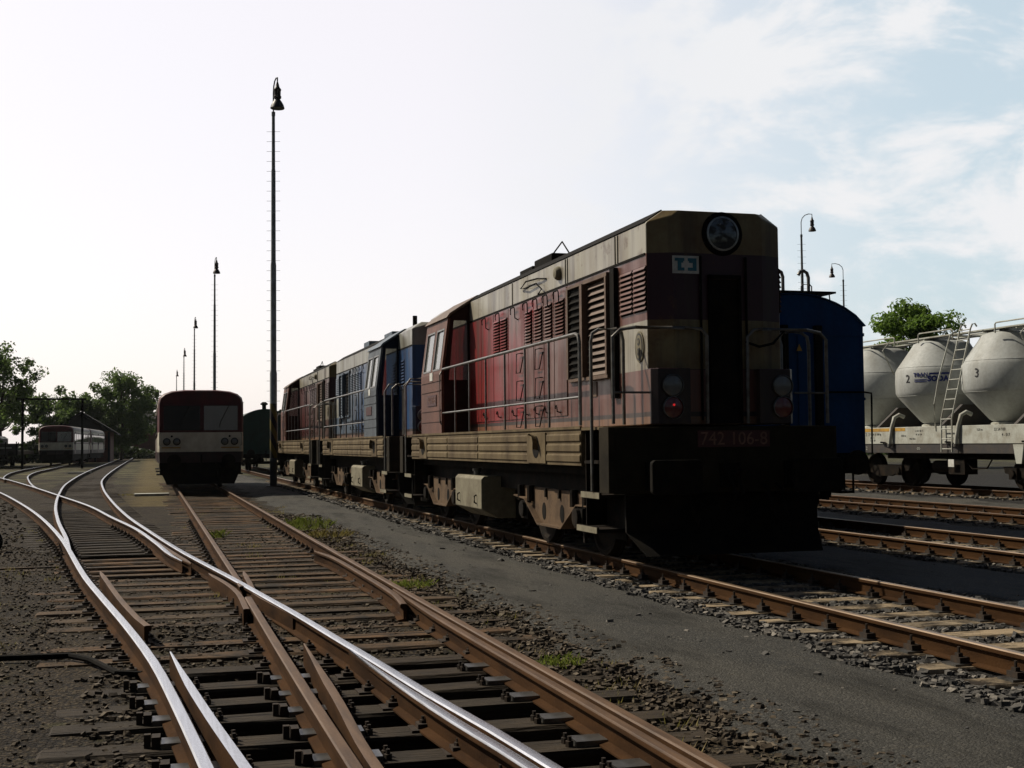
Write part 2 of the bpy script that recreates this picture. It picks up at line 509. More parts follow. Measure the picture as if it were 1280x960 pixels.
# ------------------------------------------------------------------ ground
def smooth(a, b, x):
    q = np.clip((x - a) / (b - a), 0, 1)
    return q * q * (3 - 2 * q)
_ph = RNG.uniform(0, 6.28, (24, 2)); _fr = RNG.uniform(.6, 7.0, 24); _an = RNG.uniform(0, 6.28, 24)
def rough_n(x, y):
    z = 0
    for k in range(24):
        z = z + np.sin((x * math.cos(_an[k]) + y * math.sin(_an[k])) * _fr[k] + _ph[k, 0]) / (1 + .5 * _fr[k])
    return z * .22
def ground_h(x, y):
    x = np.asarray(x, float); y = np.asarray(y, float)
    z = np.full(np.broadcast(x, y).shape, -.195)
    crib = smooth(.02, .16, x - .40 + .058 * y) * (1 - smooth(2.45, 2.75, x)) * (1 - smooth(8.6, 10.2, y))
    c2 = smooth(-.85, -.6, x + .119 * (y - 15)) * (1 - smooth(.6, .9, x + .09 * (y - 15))) * smooth(16.0, 17.0, y) * (1 - smooth(31, 36, y))
    crib = np.maximum(crib, .55 * c2)
    z = z + .012 * (1 - smooth(2.9, 3.4, x)) + .012 * (1 - smooth(-.8, -.4, x - .45 + .058 * np.minimum(y, 14))) - .10 * crib
    z = z + .035 * smooth(3.0, 3.7, x) * (1 - smooth(4.7, 5.2, x))
    z = z + .03 * smooth(8.0, 8.6, x) * (1 - smooth(9.8, 10.4, x))
    z = z + .12 * smooth(18.0, 20.5, x)
    near = 1 - smooth(40, 90, np.abs(y))
    return z + .018 * rough_n(x, y) * near * (.35 + .65 * (1 - smooth(3.3, 3.9, x) * (1 - smooth(4.6, 5.1, x))))
gx = np.concatenate([[-500, -300, -200, -120, -60, -35, -20, -14], np.arange(-10, 26.01, .2), [28, 32, 40, 60, 110, 200, 300, 500]])
gy = np.concatenate([[-40, -15, -5], np.arange(0, 45.01, .25), np.arange(46, 90, 2), [95, 110, 140, 180, 240, 330, 500, 700, 900]])
GX, GY = np.meshgrid(gx, gy)
GZ = ground_h(GX, GY)
V = np.stack([GX.ravel(), GY.ravel(), GZ.ravel()], 1)
nx, ny = len(gx), len(gy)
ii = (np.arange(ny - 1)[:, None] * nx + np.arange(nx - 1)[None, :]).ravel()
F = np.stack([ii, ii + 1, ii + nx + 1, ii + nx], 1)
def ground_mat():
    t = NT('yard_ballast_ground')
    X, Y, Z = t.xyz()
    wob = t.math('MULTIPLY', t.math('SUBTRACT', t.noise(1.4, 5, .6), .5), 1.3)
    xw = t.math('ADD', X, wob)
    vo = t.n('ShaderNodeTexVoronoi'); vo.inputs['Scale'].default_value = 34
    t.link(t.obj(), vo.inputs['Vector'])
    vo2 = t.n('ShaderNodeTexVoronoi'); vo2.inputs['Scale'].default_value = 75
    t.link(t.obj(), vo2.inputs['Vector'])
    sc = t.n('ShaderNodeSeparateColor'); t.link(vo.outputs['Color'], sc.inputs[0])
    fine = t.noise(160, 3, .7)
    brown = t.mix(t.ramp(t.noise(.9, 6, .6), .4, .62), (0.050, 0.035, 0.019), (0.025, 0.0175, 0.010))
    brown = t.mix(t.math('MULTIPLY', t.math('POWER', sc.outputs[0], 2.0), .75), brown, (0.130, 0.102, 0.064))
    brown = t.mix(t.ramp(vo.outputs['Distance'], .25, .75), brown, (0.012, 0.010, 0.008))
    grey = t.mix(t.math('MULTIPLY', sc.outputs[1], .8), (0.045, 0.044, 0.042), (0.10, 0.095, 0.088))
    grey = t.mix(t.ramp(vo.outputs['Distance'], .2, .7), grey, (0.012, 0.012, 0.012))
    rmask = t.n('ShaderNodeMapRange'); t.link(xw, rmask.inputs[0])
    rmask.inputs[1].default_value, rmask.inputs[2].default_value = 2.9, 3.9
    col = t.mix(rmask.outputs[0], brown, grey)
    oil = t.math('MULTIPLY', t.math('MULTIPLY', t.math('GREATER_THAN', t.math('ADD', X, t.math('MULTIPLY', Y, .058)), .44), t.math('LESS_THAN', X, 2.6)), t.math('LESS_THAN', t.math('ADD', Y, wob), 9.6))
    col = t.mix(t.math('MULTIPLY', oil, .8), col, (0.010, 0.009, 0.007))
    bedx = t.math('ADD', X, t.math('SUBTRACT', 3.05, t.math('MULTIPLY', 2.3, t.math('EXPONENT', t.math('MULTIPLY', t.math('SUBTRACT', Y, 25), -1 / 14)))))
    bed = t.n('ShaderNodeMapRange'); t.link(t.math('ABSOLUTE', t.math('ADD', bedx, t.math('MULTIPLY', wob, .5))), bed.inputs[0])
    bed.inputs[1].default_value, bed.inputs[2].default_value, bed.inputs[3].default_value, bed.inputs[4].default_value = .75, 1.15, 1, 0
    bedm = t.math('MULTIPLY', bed.outputs[0], t.math('GREATER_THAN', Y, 30))
    # grass far off and scattered moss
    far = t.n('ShaderNodeMapRange'); t.link(Y, far.inputs[0])
    far.inputs[1].default_value, far.inputs[2].default_value = 45, 80
    gmask = t.math('MULTIPLY', t.math('MULTIPLY', far.outputs[0], t.ramp(t.noise(.35, 6, .65), .44, .58)), t.math('SUBTRACT', 1.0, bedm))
    col = t.mix(gmask, col, t.mix(t.ramp(t.noise(.9, 7, .72), .36, .64), (0.045, 0.058, 0.020), (0.19, 0.165, 0.085)))
    moss = t.math('MULTIPLY', t.ramp(t.noise(2.1, 6, .65), .58, .68), t.math('SUBTRACT', 1.0, rmask.outputs[0]))
    col = t.mix(t.math('MULTIPLY', moss, .6), col, (0.065, 0.062, 0.024))
    vr = t.n('ShaderNodeMapRange'); t.link(t.math('ABSOLUTE', t.math('ADD', xw, -.05)), vr.inputs[0])   # dry verge by the railcar
    vr.inputs[1].default_value, vr.inputs[2].default_value, vr.inputs[3].default_value, vr.inputs[4].default_value = .3, 1.0, 1, 0
    vg = t.math('MULTIPLY', vr.outputs[0], t.math('MULTIPLY', t.math('GREATER_THAN', Y, 36), .8))
    col = t.mix(vg, col, t.mix(t.noise(5, 5), (0.12, 0.10, 0.035), (0.17, 0.12, 0.055)))
    col = t.mix(t.math('MULTIPLY', bedm, .75), col, t.mix(t.noise(7, 4, stretch=(.3, 2, 1)), (0.020, 0.015, 0.010), (0.055, 0.042, 0.028)))
    col = t.mix(t.ramp(t.noise(2.6, 6, .7), .48, .62), col, t.mix(.45, col, (0.012, 0.010, 0.008)))
    col = t.mix(t.ramp(fine, .35, .8), col, t.mix(.35, col, (0.01, 0.01, 0.01)))
    t.set(col, .92, 0, .12)
    h = t.math('ADD', t.math('MULTIPLY', vo.outputs['Distance'], -1.0), t.math('MULTIPLY', vo2.outputs['Distance'], -.5))
    t.bump(h, .9, .022)
    return t.m
gme = np_mesh('ground', V, F, [ground_mat()], smooth=True)
ground = tag(link(bpy.data.objects.new('ground', gme)), kind='structure')

def path_mat(name, c1, c2):
    t = NT(name)
    g = t.noise(130, 4, .75)
    vo = t.n('ShaderNodeTexVoronoi'); vo.inputs['Scale'].default_value = 60
    t.link(t.obj(), vo.inputs['Vector'])
    sc = t.n('ShaderNodeSeparateColor'); t.link(vo.outputs['Color'], sc.inputs[0])
    col = t.mix(t.ramp(t.noise(.8, 5, .6, stretch=(1.6, .4, 1)), .36, .66), c1, c2)
    col = t.mix(t.math('MULTIPLY', t.ramp(sc.outputs[0], .55, 1.0), .7), col, (0.16, 0.15, 0.13))
    blot = t.ramp(t.noise(1.7, 7, .68, stretch=(1.5, .35, 1)), .50, .66)
    col = t.mix(t.math('MULTIPLY', blot, .8), col, (c1[0] * .5, c1[1] * .48, c1[2] * .44))
    straw = t.ramp(t.noise(9, 6, .75, stretch=(.45, 1.6, 1)), .60, .72)
    col = t.mix(t.math('MULTIPLY', straw, .5), col, (0.17, 0.145, 0.095))
    col = t.mix(t.ramp(g, .45, .72), col, (c1[0] * .38, c1[1] * .38, c1[2] * .38))
    t.set(col, .9, 0, .15)
    t.bump(t.math('ADD', t.math('ADD', g, t.noise(26, 4, .7)), t.math('MULTIPLY', vo.outputs['Distance'], -.8)), 1.0, .022)
    return t.m
PATHM = path_mat('fine_grey_cinder_path', (0.063, 0.063, 0.059), (0.100, 0.094, 0.080))
PATH_SHADE = path_mat('shade_tinted_cinder_path', (0.045, 0.060, 0.078), (0.066, 0.078, 0.090))  # cinder path with the blue of open shade put into its colour
def path_strip(x0, x1, y0, y1, mt, seed, step=.22):
    ys = np.arange(y0, y1, step); rows = []
    rng = np.random.default_rng(seed)
    us = np.array([0, .03, .07, .14, .25, .4, .55, .7, .82, .9, .94, .97, 1])
    zo = np.array([-.05, -.006, .012, .016, .018, .02, .02, .02, .018, .015, .012, -.006, -.05])
    w = lambda yy, k: .13 * math.sin(yy * 1.7 + k) + .09 * math.sin(yy * 4.3 + 2 * k) + .05 * math.sin(yy * 11 + k)
    for yy in ys:
        a, b = x0 + w(yy, seed), x1 + w(yy, seed + 3)
        xs = a + (b - a) * us
        z = ground_h(xs, np.full(len(us), yy)) + zo
        rows.append(np.stack([xs, np.full(len(us), yy), z], 1))
    V = np.concatenate(rows); n = len(us); k = len(ys)
    i = (np.arange(k - 1)[:, None] * n + np.arange(n - 1)[None, :]).ravel()
    me = np_mesh('gravel_path', V, np.stack([i, i + 1, i + n + 1, i + n], 1), [mt], smooth=True)
    return tag(link(bpy.data.objects.new('gravel_path', me)), kind='structure')
path_strip(3.15, 5.15, 1.0, 90, PATHM, 1)
path_strip(8.15, 10.0, 2.0, 60, PATH_SHADE, 2)
path_strip(13.0, 15.0, 8.0, 60, PATH_SHADE, 5)
path_strip(18.3, 20.0, 12.0, 60, PATHM, 8)

# ------------------------------------------------------------------ rails
RAILP = [(-.062, -.16), (.062, -.16), (.062, -.15), (.012, -.138), (.008, -.05), (.010, -.045), (.034, -.036), (.034, -.010), (.026, -.0015), (0, 0),
         (-.026, -.0015), (-.034, -.010), (-.034, -.036), (-.010, -.045), (-.008, -.05), (-.012, -.138), (-.062, -.15)]
def catmull(P, step):
    P = [Vector((p[0], p[1], p[2] if len(p) > 2 else 0)) for p in P]
    out = []
    for i in range(len(P) - 1):
        p0, p1, p2, p3 = P[max(i - 1, 0)], P[i], P[i + 1], P[min(i + 2, len(P) - 1)]
        n = max(1, int((p2 - p1).length / step))
        for k in range(n):
            t = k / n
            # centripetal-like blend kept gentle by scaling tangents with chord length
            d = (p2 - p1).length
            m1 = (p2 - p0) * (d / max((p2 - p0).length, 1e-6)); m2 = (p3 - p1) * (d / max((p3 - p1).length, 1e-6))
            h00 = 2 * t**3 - 3 * t**2 + 1; h10 = t**3 - 2 * t**2 + t; h01 = -2 * t**3 + 3 * t**2; h11 = t**3 - t**2
            out.append(p1 * h00 + m1 * h10 + p2 * h01 + m2 * h11)
    out.append(P[-1])
    return out
def rail_mb(P, dz=0.0, scale=1.0, taper0=None, taper1=None, flat=False, prof=None):
    prof = prof or RAILP
    rings = []
    for i, p in enumerate(P):
        d = (P[min(i + 1, len(P) - 1)] - P[max(i - 1, 0)])
        d.z = 0
        d.normalize()
        s = Vector((d.y, -d.x, 0))
        L0 = (p - P[0]).length; L1 = (p - P[-1]).length
        w = 1.0
        if taper0 and L0 < taper0: w = .18 + .82 * L0 / taper0
        if taper1 and L1 < taper1: w = min(w, .18 + .82 * L1 / taper1)
        rings.append([tuple(p + s * (u * w * scale) + Vector((0, 0, h + dz))) for u, h in prof])
    mb = MB()
    n = len(prof)
    k = len(mb.v)
    mb.loft(rings)
    # head faces get slot 1
    top = set(range(7, 12)) if prof is RAILP else set(range(n))
    idx = 0
    for i in range(len(rings) - 1):
        for j in range(n):
            if j in (7, 8, 9, 10):
                mb.m[idx] = 1
            idx += 1
    return mb
def bez(P, step=.5):
    return catmull(P, step)
def add_rail(P, parent, side, top, step=.5, label=None, name='rail', **kw):
    o = rail_mb(bez(P, step), **kw).build(name, [side, top], parent, smooth=True)
    if label:
        o['label'] = label
    return o

def sleeper_mesh(L, w, h, mt, seed):
    rng = random.Random(seed)
    mb = MB()
    xs = [-L / 2, -L / 2 + .02, -L / 4, 0, L / 4, L / 2 - .02, L / 2]
    rings = []
    for i, x in enumerate(xs):
        e = .012 if i in (0, len(xs) - 1) else 0
        j = lambda: rng.uniform(-.007, .007)
        rings.append([(x, -w / 2 + e + j(), -h), (x, w / 2 - e + j(), -h), (x, w / 2 - e + j(), -.02 - e), (x, w / 2 - .018 - e + j(), -e + j() * .3), (x, -w / 2 + .018 + e + j(), -e + j() * .3), (x, -w / 2 + e + j(), -.02 - e)])
    mb.loft(rings)
    return mesh_of(mb, 'sleeper', mt)
# fastenings: rib plate, clamps and bolts either side of the rail foot
mb = MB().box(-.19, .19, -.08, .08, -.002, .014, 0)
for sx in (-1, 1):
    mb.box(sx * .052, sx * .135, -.055, .055, .0145, .055, 1)
    mb.box(sx * .085, sx * .122, -.022, .022, .0555, .082, 1)
    mb.lathe([(.011, .08), (.011, .125)], (sx * .103, 0, 0), n=6, m=1)
CHAIR = mesh_of(mb, 'rail_chair', [PLATE, CLAMP])
mb = MB().box(-.17, .17, -.075, .075, -.002, .012, 0)
for sx in (-1, 1):
    mb.box(sx * .06, sx * .13, -.045, .045, .0125, .038, 1)
    mb.lathe([(.02, .038), (.02, .055), (.010, .056), (.010, .075)], (sx * .095, 0, 0), n=6, m=1)
CHAIRW = mesh_of(mb, 'rail_chair', [CLAMP, CLAMP])
mb = MB().box(-.24, .11, -.075, .075, -.002, .03, 0).box(.115, .16, -.05, .05, -.002, .06, 1)
mb.box(.165, .20, -.02, .02, -.002, .07, 1)
mb.lathe([(.022, .0), (.022, .03), (.012, .031), (.012, .055)], (-.27, .04, 0), n=6, m=1)
mb.lathe([(.022, .0), (.022, .03), (.012, .031), (.012, .055)], (-.27, -.04, 0), n=6, m=1)
SLIDE = mesh_of(mb, 'slide_chair', [PLATE, CLAMP])

GAUGE = 1.54
def straight_track(a, t0, t1, z, label, side, top, smt, pitch=.6, L=2.5, chair=CHAIR, chair_to=30, w=.26, seed=1, skip=None, stuff_to=None, gauge=GAUGE, cx=0.0, slL=None):
    tr = thing('railway_track', label, 'railway track', (a, t0, z))
    add_rail([(-gauge / 2, 0, -.001), (-gauge / 2, t1 - t0, -.001)], tr, side, top, step=8)
    add_rail([(gauge / 2, 0, 0), (gauge / 2, t1 - t0, 0)], tr, side, top, step=8)
    vs = [sleeper_mesh(L, w, .14, smt, seed * 10 + k) for k in range(4)]
    rng = random.Random(seed)
    t = t0 + .2
    n = k_ = 0
    while t < t1 and n < 98:
        if not (skip and skip(t)):
            s = inst('sleeper', vs[rng.randrange(4)], tr, (cx + rng.uniform(-.02, .02), t - t0, -.162), rng.uniform(-.012, .012) + (PI if rng.random() < .5 else 0))
            if t < chair_to:
                fl = abs(s.rotation_euler.z) > 1
                for sx in (-1, 1):
                    xx = sx * gauge / 2 - s.location.x
                    inst('rail_chair', chair, s, (-xx if fl else xx, 0, .001), 0)
            n += 1
        k_ += 1
        t = t0 + .2 + k_ * pitch + rng.uniform(-.015, .015)
    return tr

A, T = 6.4416, 13.3095
trk_l = straight_track(A, 1.0, 100, 0, 'rusty track on tan sleepers under the red and blue locomotives', RUST, SEMI, CONC, seed=2)
trk_b = straight_track(11.45, 5.0, 90, 0, 'rusty track under the blue wagon, beside the shade-tinted path', RUST, SEMI, CONC, seed=3, gauge=1.6)
trk_c = straight_track(16.72, 10.0, 90, 0, 'empty rusty track between the blue wagon and the silo wagon', RUST, RUSTTOP, CONC, seed=4, chair_to=34, gauge=1.6)
trk_d = straight_track(22.03, 14.0, 90, .12, 'rusty track carrying the grey silo wagon', RUST, RUSTTOP, CONC, seed=5, chair_to=36, gauge=1.6)

# straight track of the red railcar, with the crossing and turnout timbers around it
PC = 1.68
trk_p = thing('railway_track', 'rusty brown track under the near red and cream railcar', 'railway track', (PC, 0, 0))
pl, pr = -.765, .765
def loc(P, z=0):
    return [(x - PC, y, z) for x, y in P]
add_rail(loc([(.915, 12.4), (.90, 9), (.90, 5.6), (.93, 1.5)], -.004), trk_p, RUST, RUSTTOP, label='worn brown rail')
add_rail(loc([(.915, 90), (.925, 50), (.93, 25), (.93, 13.35)], -.004), trk_p, RUST, RUSTTOP)
add_rail(loc([(2.445, 90), (2.44, 30), (2.44, 12), (2.45, 7), (2.48, 1.5)], -.001), trk_p, RUST, RUSTTOP)
BLADEP = [(-.055, -.16), (.030, -.16), (.031, -.08), (.031, -.004), (.014, 0), (-.022, -.001), (-.030, -.012), (-.030, -.036), (-.002, -.052), (.0, -.138), (-.055, -.150)]
def blade(P, parent, top, dz=-.006, t0=.8, name='switch_blade', side=RUST, label=None, mir=False):
    mb = rail_mb(bez(P, .3), dz=dz, prof=[(-u, h) for u, h in BLADEP] if mir else BLADEP, taper0=t0)
    n = len(BLADEP)
    for k in range(len(mb.f)):
        mb.m[k] = 1 if (k % n) in (3, 4, 5) and len(mb.f[k]) == 4 else 0
    o = mb.build(name, [side, top], parent, smooth=True)
    if label: o['label'] = label
    return o
blade(loc([(2.37, 12.6), (2.345, 10), (2.36, 6), (2.35, 1.5)], -.004), trk_p, RUSTTOP, t0=2.0, label='rusty blade closed against the outer rail', mir=True)
blade(loc([(2.20, 17.6), (2.30, 16.6), (2.325, 14.5), (2.31, 12.2), (2.24, 11.4)], -.006), trk_p, RUSTTOP, t0=.5, name='check_rail', mir=True)
blade(loc([(1.10, 9.4), (1.075, 8.4), (1.045, 7.2), (1.0, 5.9), (1.02, 1.5)], -.007), trk_p, RUSTTOP, t0=1.6, label='rusty open blade with an orange tip')
blade(loc([(1.06, 15.1), (1.035, 13.7), (1.02, 12.8), (1.10, 12.0), (1.22, 11.0)], -.012), trk_p, RUSTTOP, t0=.4, name='wing_rail')
blade(loc([(.66, 15.0), (.79, 13.9), (.855, 12.9), (.845, 11.6)], -.014), trk_p, RUSTTOP, t0=.4, name='wing_rail')

trk_q = thing('turnout_track', 'curved turnout with polished rails sweeping off to the left', 'railway turnout', (0, 0, 0))
R1 = [(.55, 1.0), (.40, 3.6), (.26, 5.8), (.15, 7.4), (.03, 8.9), (-.17, 10.7), (-.42, 12.7), (-.70, 15.0), (-1.37, 21.5), (-2.26, 28.6), (-3.38, 36.2), (-4.85, 45.2), (-6.6, 54.5), (-8.9, 66), (-12, 80)]
R1B = [(-1.06, 18.7), (-1.33, 21.9), (-1.77, 26.8), (-2.28, 33.6), (-2.82, 43.2), (-3.3, 54.8), (-3.7, 78), (-3.8, 120), (-3.8, 190)]
R2 = [(.40, 16.6), (.28, 17.6), (.09, 20.0), (-.24, 23.55), (-.76, 27.6), (-1.45, 33.2), (-2.55, 40.2), (-4.5, 52.2), (-7.2, 67.5), (-10, 80)]
R3 = [(2.0, 1.0), (1.87, 3.4), (1.75, 5.4), (1.68, 6.2), (1.57, 7.2), (1.47, 8.35), (1.36, 9.5), (1.22, 11.0), (1.06, 12.5), (.88, 14.2), (.68, 15.9), (.41, 18.3), (.02, 22.4), (-.45, 27.8), (-1.0, 36), (-1.6, 47), (-2.08, 60), (-2.3, 85), (-2.32, 130), (-2.32, 190)]
add_rail([(x, y, 0) for x, y in R1], trk_q, RUST, SHINY, label='brightly polished curved rail')
add_rail([(x, y, -.002) for x, y in R1B], trk_q, RUST, SHINY, taper0=2.5)
add_rail([(x, y, -.005) for x, y in R2], trk_q, RUST, SHINY, taper0=1.5)
add_rail([(x, y, -.0005) for x, y in R3], trk_q, RUST, SHINY, label='brightly polished curved rail')
blade([(1.375, 9.0, 0), (1.405, 8.4, 0), (1.46, 7.6, 0), (1.55, 6.5, 0), (1.65, 5.5, 0), (1.90, 1.2, 0)], trk_q, SHINY, t0=2.0, label='polished blade lying against the bright rail', mir=True)
blade([(.145, 9.3, 0), (.215, 8.3, 0), (.32, 7.0, 0), (.43, 5.8, 0), (.62, 3.6, 0), (.80, 1.0, 0)], trk_q, SHINY, t0=1.4, label='open polished blade with a brown tip')
blade([(-.56, 15.6, 0), (-.46, 14.6, 0), (-.27, 12.7, 0), (-.09, 11.2, 0), (-.01, 10.7, 0)], trk_q, RUSTTOP, t0=.5, name='check_rail', label='dusty brown check rail')
blade([(.50, 16.3, 0), (.30, 18.2, 0), (.06, 20.6, 0), (-.16, 22.6, 0)], trk_q, RUSTTOP, dz=-.012, t0=.5, name='wing_rail')
# branch towards the far railcars
trk_y = thing('railway_track', 'narrow looking branch track leading to the far railcars', 'railway track', (0, 0, 0))
add_rail([(-3.9, 48.6, -.007), (-4.35, 52, -.007), (-5.2, 60, -.007), (-6.2, 71, -.007), (-6.75, 82, -.007), (-6.85, 96, -.007), (-6.85, 170, -.007)], trk_y, RUST, SHINY, taper0=2)
add_rail([(-6.6, 63.5, -.008), (-7.2, 69, -.008), (-7.95, 79, -.008), (-8.3, 88, -.008), (-8.4, 98, -.008), (-8.4, 170, -.008)], trk_y, RUST, SHINY, taper0=2)

def xat(P, t):
    return float(np.interp(t, [p[1] for p in sorted(P, key=lambda q: q[1])], [p[0] for p in sorted(P, key=lambda q: q[1])]))
rng = random.Random(5)
# long crossing timbers carrying both tracks (parts of the railcar's track)
t = 1.6
cnt = 0
while t < 19.6:
    x0 = xat(R1, t) - (.62 if t < 11 else .50) + rng.uniform(-.14, .10)
    x1 = 2.44 + .62 + rng.uniform(-.15, .15)
    me = sleeper_mesh(x1 - x0, .255, .14, OILY if t < 9.6 else WOOD, 100 + cnt)
    xc = (x0 + x1) / 2
    s = inst('sleeper', me, trk_p, (xc - PC, t, -.168 + rng.uniform(-.008, .006)), rng.uniform(-.035, .025))
    if t > 3:
        for P, kind in ((R1, 0), (R3, 1), (None, 2), (None, 3)):
            xx = xat(P, t) if P else (.91 if kind == 2 else 2.445)
            if kind in (0, 2, 3) and t < 9.0:
                inst('slide_chair', SLIDE, s, (xx - xc + (.0 if kind != 3 else -.02), 0, .001), PI if kind != 3 else 0)
            elif kind == 1 and 10.5 < t < 16:
                continue
            else:
                inst('rail_chair', CHAIRW, s, (xx - xc, 0, .001), 0)
    cnt += 1
    t += .60 + rng.uniform(-.03, .03)
vs = [sleeper_mesh(2.5, .25, .14, WOOD, 300 + k) for k in range(4)]
while t < 59:
    s = inst('sleeper', vs[rng.randrange(4)], trk_p, (rng.uniform(-.08, .10), t, -.168 + rng.uniform(-.010, .006)), rng.uniform(-.03, .03))
    if t < 28:
        for sx in (pl, pr):
            inst('rail_chair', CHAIRW, s, (sx - s.location.x, 0, .001), 0)
    t += .62 + rng.uniform(-.03, .03)
# timbers of the polished turnout
t = 19.9
k = 0
while t < 74 and k < 95:
    xl = xat(R1, t) if t < 34 else xat(R1B, t)
    xr = xat(R3, t)
    me = sleeper_mesh(xr - xl + 1.0, .24, .14, OILY, 400 + k)
    s = inst('sleeper', me, trk_q, ((xl + xr) / 2, t, -.168), rng.uniform(.0, .05))
    if t < 27:
        for P in (R1, R1B, R2, R3):
            inst('rail_chair', CHAIRW, s, (xat(P, t) - (xl + xr) / 2, 0, .001), 0)
    k += 1
    t += .56 + rng.uniform(-.03, .03)

# ------------------------------------------------------------------ loose ballast stones
def stones(zones, name, mt, seed):
    rng = np.random.default_rng(seed)
    base = np.array([(-1, -1, -1), (1, -1, -1), (1, 1, -1), (-1, 1, -1), (-1, -1, 1), (1, -1, 1), (1, 1, 1), (-1, 1, 1)], float)
    quad = np.array([(3, 2, 1, 0), (4, 5, 6, 7), (0, 1, 5, 4), (1, 2, 6, 5), (2, 3, 7, 6), (3, 0, 4, 7)])
    PX, PY, PS, PZ = [], [], [], []
    for (x0, x1, y0, y1, den, s0, s1, lift, skipf) in zones:
        # density falls with distance
        n = int((x1 - x0) * (y1 - y0) * den)
        u = rng.random(n)
        y = y0 + (y1 - y0) * u
        x = x0 + (x1 - x0) * rng.random(n)
        edge = .12 * np.sin(y * 2.3 + seed) + .07 * np.sin(y * 6.1)
        keep = (x > x0 + np.abs(edge)) & (x < x1 - np.abs(edge) * .6)
        keep &= rng.random(n) < np.clip(12.0 / np.maximum(y, 1), .12, 1)
        if skipf is not None:
            keep &= ~skipf(x, y)
        x, y = x[keep], y[keep]
        s = rng.uniform(s0, s1, len(x)) * np.clip(y / 17, 1, 1.7)
        PX.append(x); PY.append(y); PS.append(s); PZ.append(ground_h(x, y) + lift * rng.random(len(x)) + s * .2)
    px, py, ps, pz = map(np.concatenate, (PX, PY, PS, PZ))
    n = len(px)
    v = base[None] * rng.uniform(.55, 1.0, (n, 8, 3)) * ps[:, None, None] * np.stack([rng.uniform(.7, 1.3, n), rng.uniform(.6, 1.0, n), rng.uniform(.4, .75, n)], 1)[:, None, :]
    a = rng.uniform(0, 6.28, n); b = rng.uniform(-.6, .6, n)
    ca, sa, cb, sb = np.cos(a), np.sin(a), np.cos(b), np.sin(b)
    y1_ = v[..., 1] * cb[:, None] - v[..., 2] * sb[:, None]
    z1_ = v[..., 1] * sb[:, None] + v[..., 2] * cb[:, None]
    x2 = v[..., 0] * ca[:, None] - y1_ * sa[:, None]
    y2 = v[..., 0] * sa[:, None] + y1_ * ca[:, None]
    V = np.stack([x2 + px[:, None], y2 + py[:, None], z1_ + pz[:, None]], -1).reshape(-1, 3)
    F = (np.arange(n)[:, None, None] * 8 + quad[None]).reshape(-1, 4)
    me = np_mesh(name, V, F, [mt])
    return tag(link(bpy.data.objects.new(name, me)), kind='stuff')
def stone_mat(name, c1, c2, c3):
    t = NT(name)
    g = t.n('ShaderNodeNewGeometry')
    q = t.n('ShaderNodeValToRGB')
    e = q.color_ramp.elements
    e[0].color, e[1].color = (*c1, 1), (*c2, 1)
    e[1].position = .75
    k = e.new(1.0); k.color = (*c3, 1)
    t.link(g.outputs['Random Per Island'], q.inputs[0])
    col = t.mix(t.ramp(t.noise(60, 4), .35, .7), q.outputs[0], t.mix(.5, q.outputs[0], (0.01, 0.01, 0.01)))
    t.set(col, .85, 0, .2)
    return t.m
ST_G = stone_mat('grey_ballast_stone', (0.045, 0.044, 0.042), (0.12, 0.112, 0.10), (0.26, 0.235, 0.20))
ST_B = stone_mat('brown_dusty_stone', (0.035, 0.027, 0.019), (0.088, 0.066, 0.042), (0.19, 0.155, 0.11))
slp = lambda t0, hw: (lambda x, y: (np.abs(((y - t0 - .2 + .3) % .6) - .3) < hw))
onL = lambda x, y: np.zeros_like(x, bool)
stones([(4.78, 5.25, 4, 48, 520, .014, .034, .03, None), (5.18, 5.62, 4, 48, 420, .015, .032, .008, slp(1.0, .165)), (5.72, 7.16, 3.5, 17, 420, .016, .034, .015, slp(1.0, .16)),
        (7.3, 8.2, 3.5, 22, 380, .016, .034, .03, slp(1.0, .13)),
        (9.95, 10.2, 9, 36, 330, .018, .034, .02, None), (10.2, 10.62, 9, 36, 300, .018, .034, .02, slp(5.0, .13)), (10.7, 12.2, 9, 26, 220, .02, .036, .02, slp(5.0, .13)), (12.3, 13.0, 12, 30, 220, .02, .036, .02, None),
        (15.0, 15.9, 16, 44, 190, .022, .036, .015, slp(10.0, .2)), (16.0, 18.4, 16, 44, 110, .022, .038, .02, slp(10.0, .18)), (20.3, 21.3, 20, 44, 130, .022, .036, .015, slp(14.0, .2))],
       'ballast_gravel', ST_G, 3)
stones([(2.6, 3.7, 3.5, 30, 240, .010, .027, .012, None), (2.9, 3.35, 6, 22, 300, .012, .03, .02, None), (-.5, 2.4, 3.5, 12, 130, .010, .026, .012, None), (.0, 2.4, 10, 24, 60, .009, .018, .005, None),
        (-3.6, -.55, 4.5, 22, 150, .007, .019, .006, None), (-1.0, .6, 10, 16.5, 60, .009, .018, .004, None), (-7, -2.0, 20, 45, 40, .012, .024, .01, lambda x, y: x > -1.0 - .119 * (y - 15))],
       'ballast_gravel', ST_B, 4)
stones([(3.3, 5.1, 4, 25, 170, .004, .010, .014, None), (3.4, 5.0, 4, 25, 9, .010, .020, .018, None), (3.4, 5.0, 4, 25, .9, .025, .042, .018, None), (8.4, 9.9, 5, 20, 6, .010, .025, .01, None)], 'ballast_gravel', ST_G, 6)
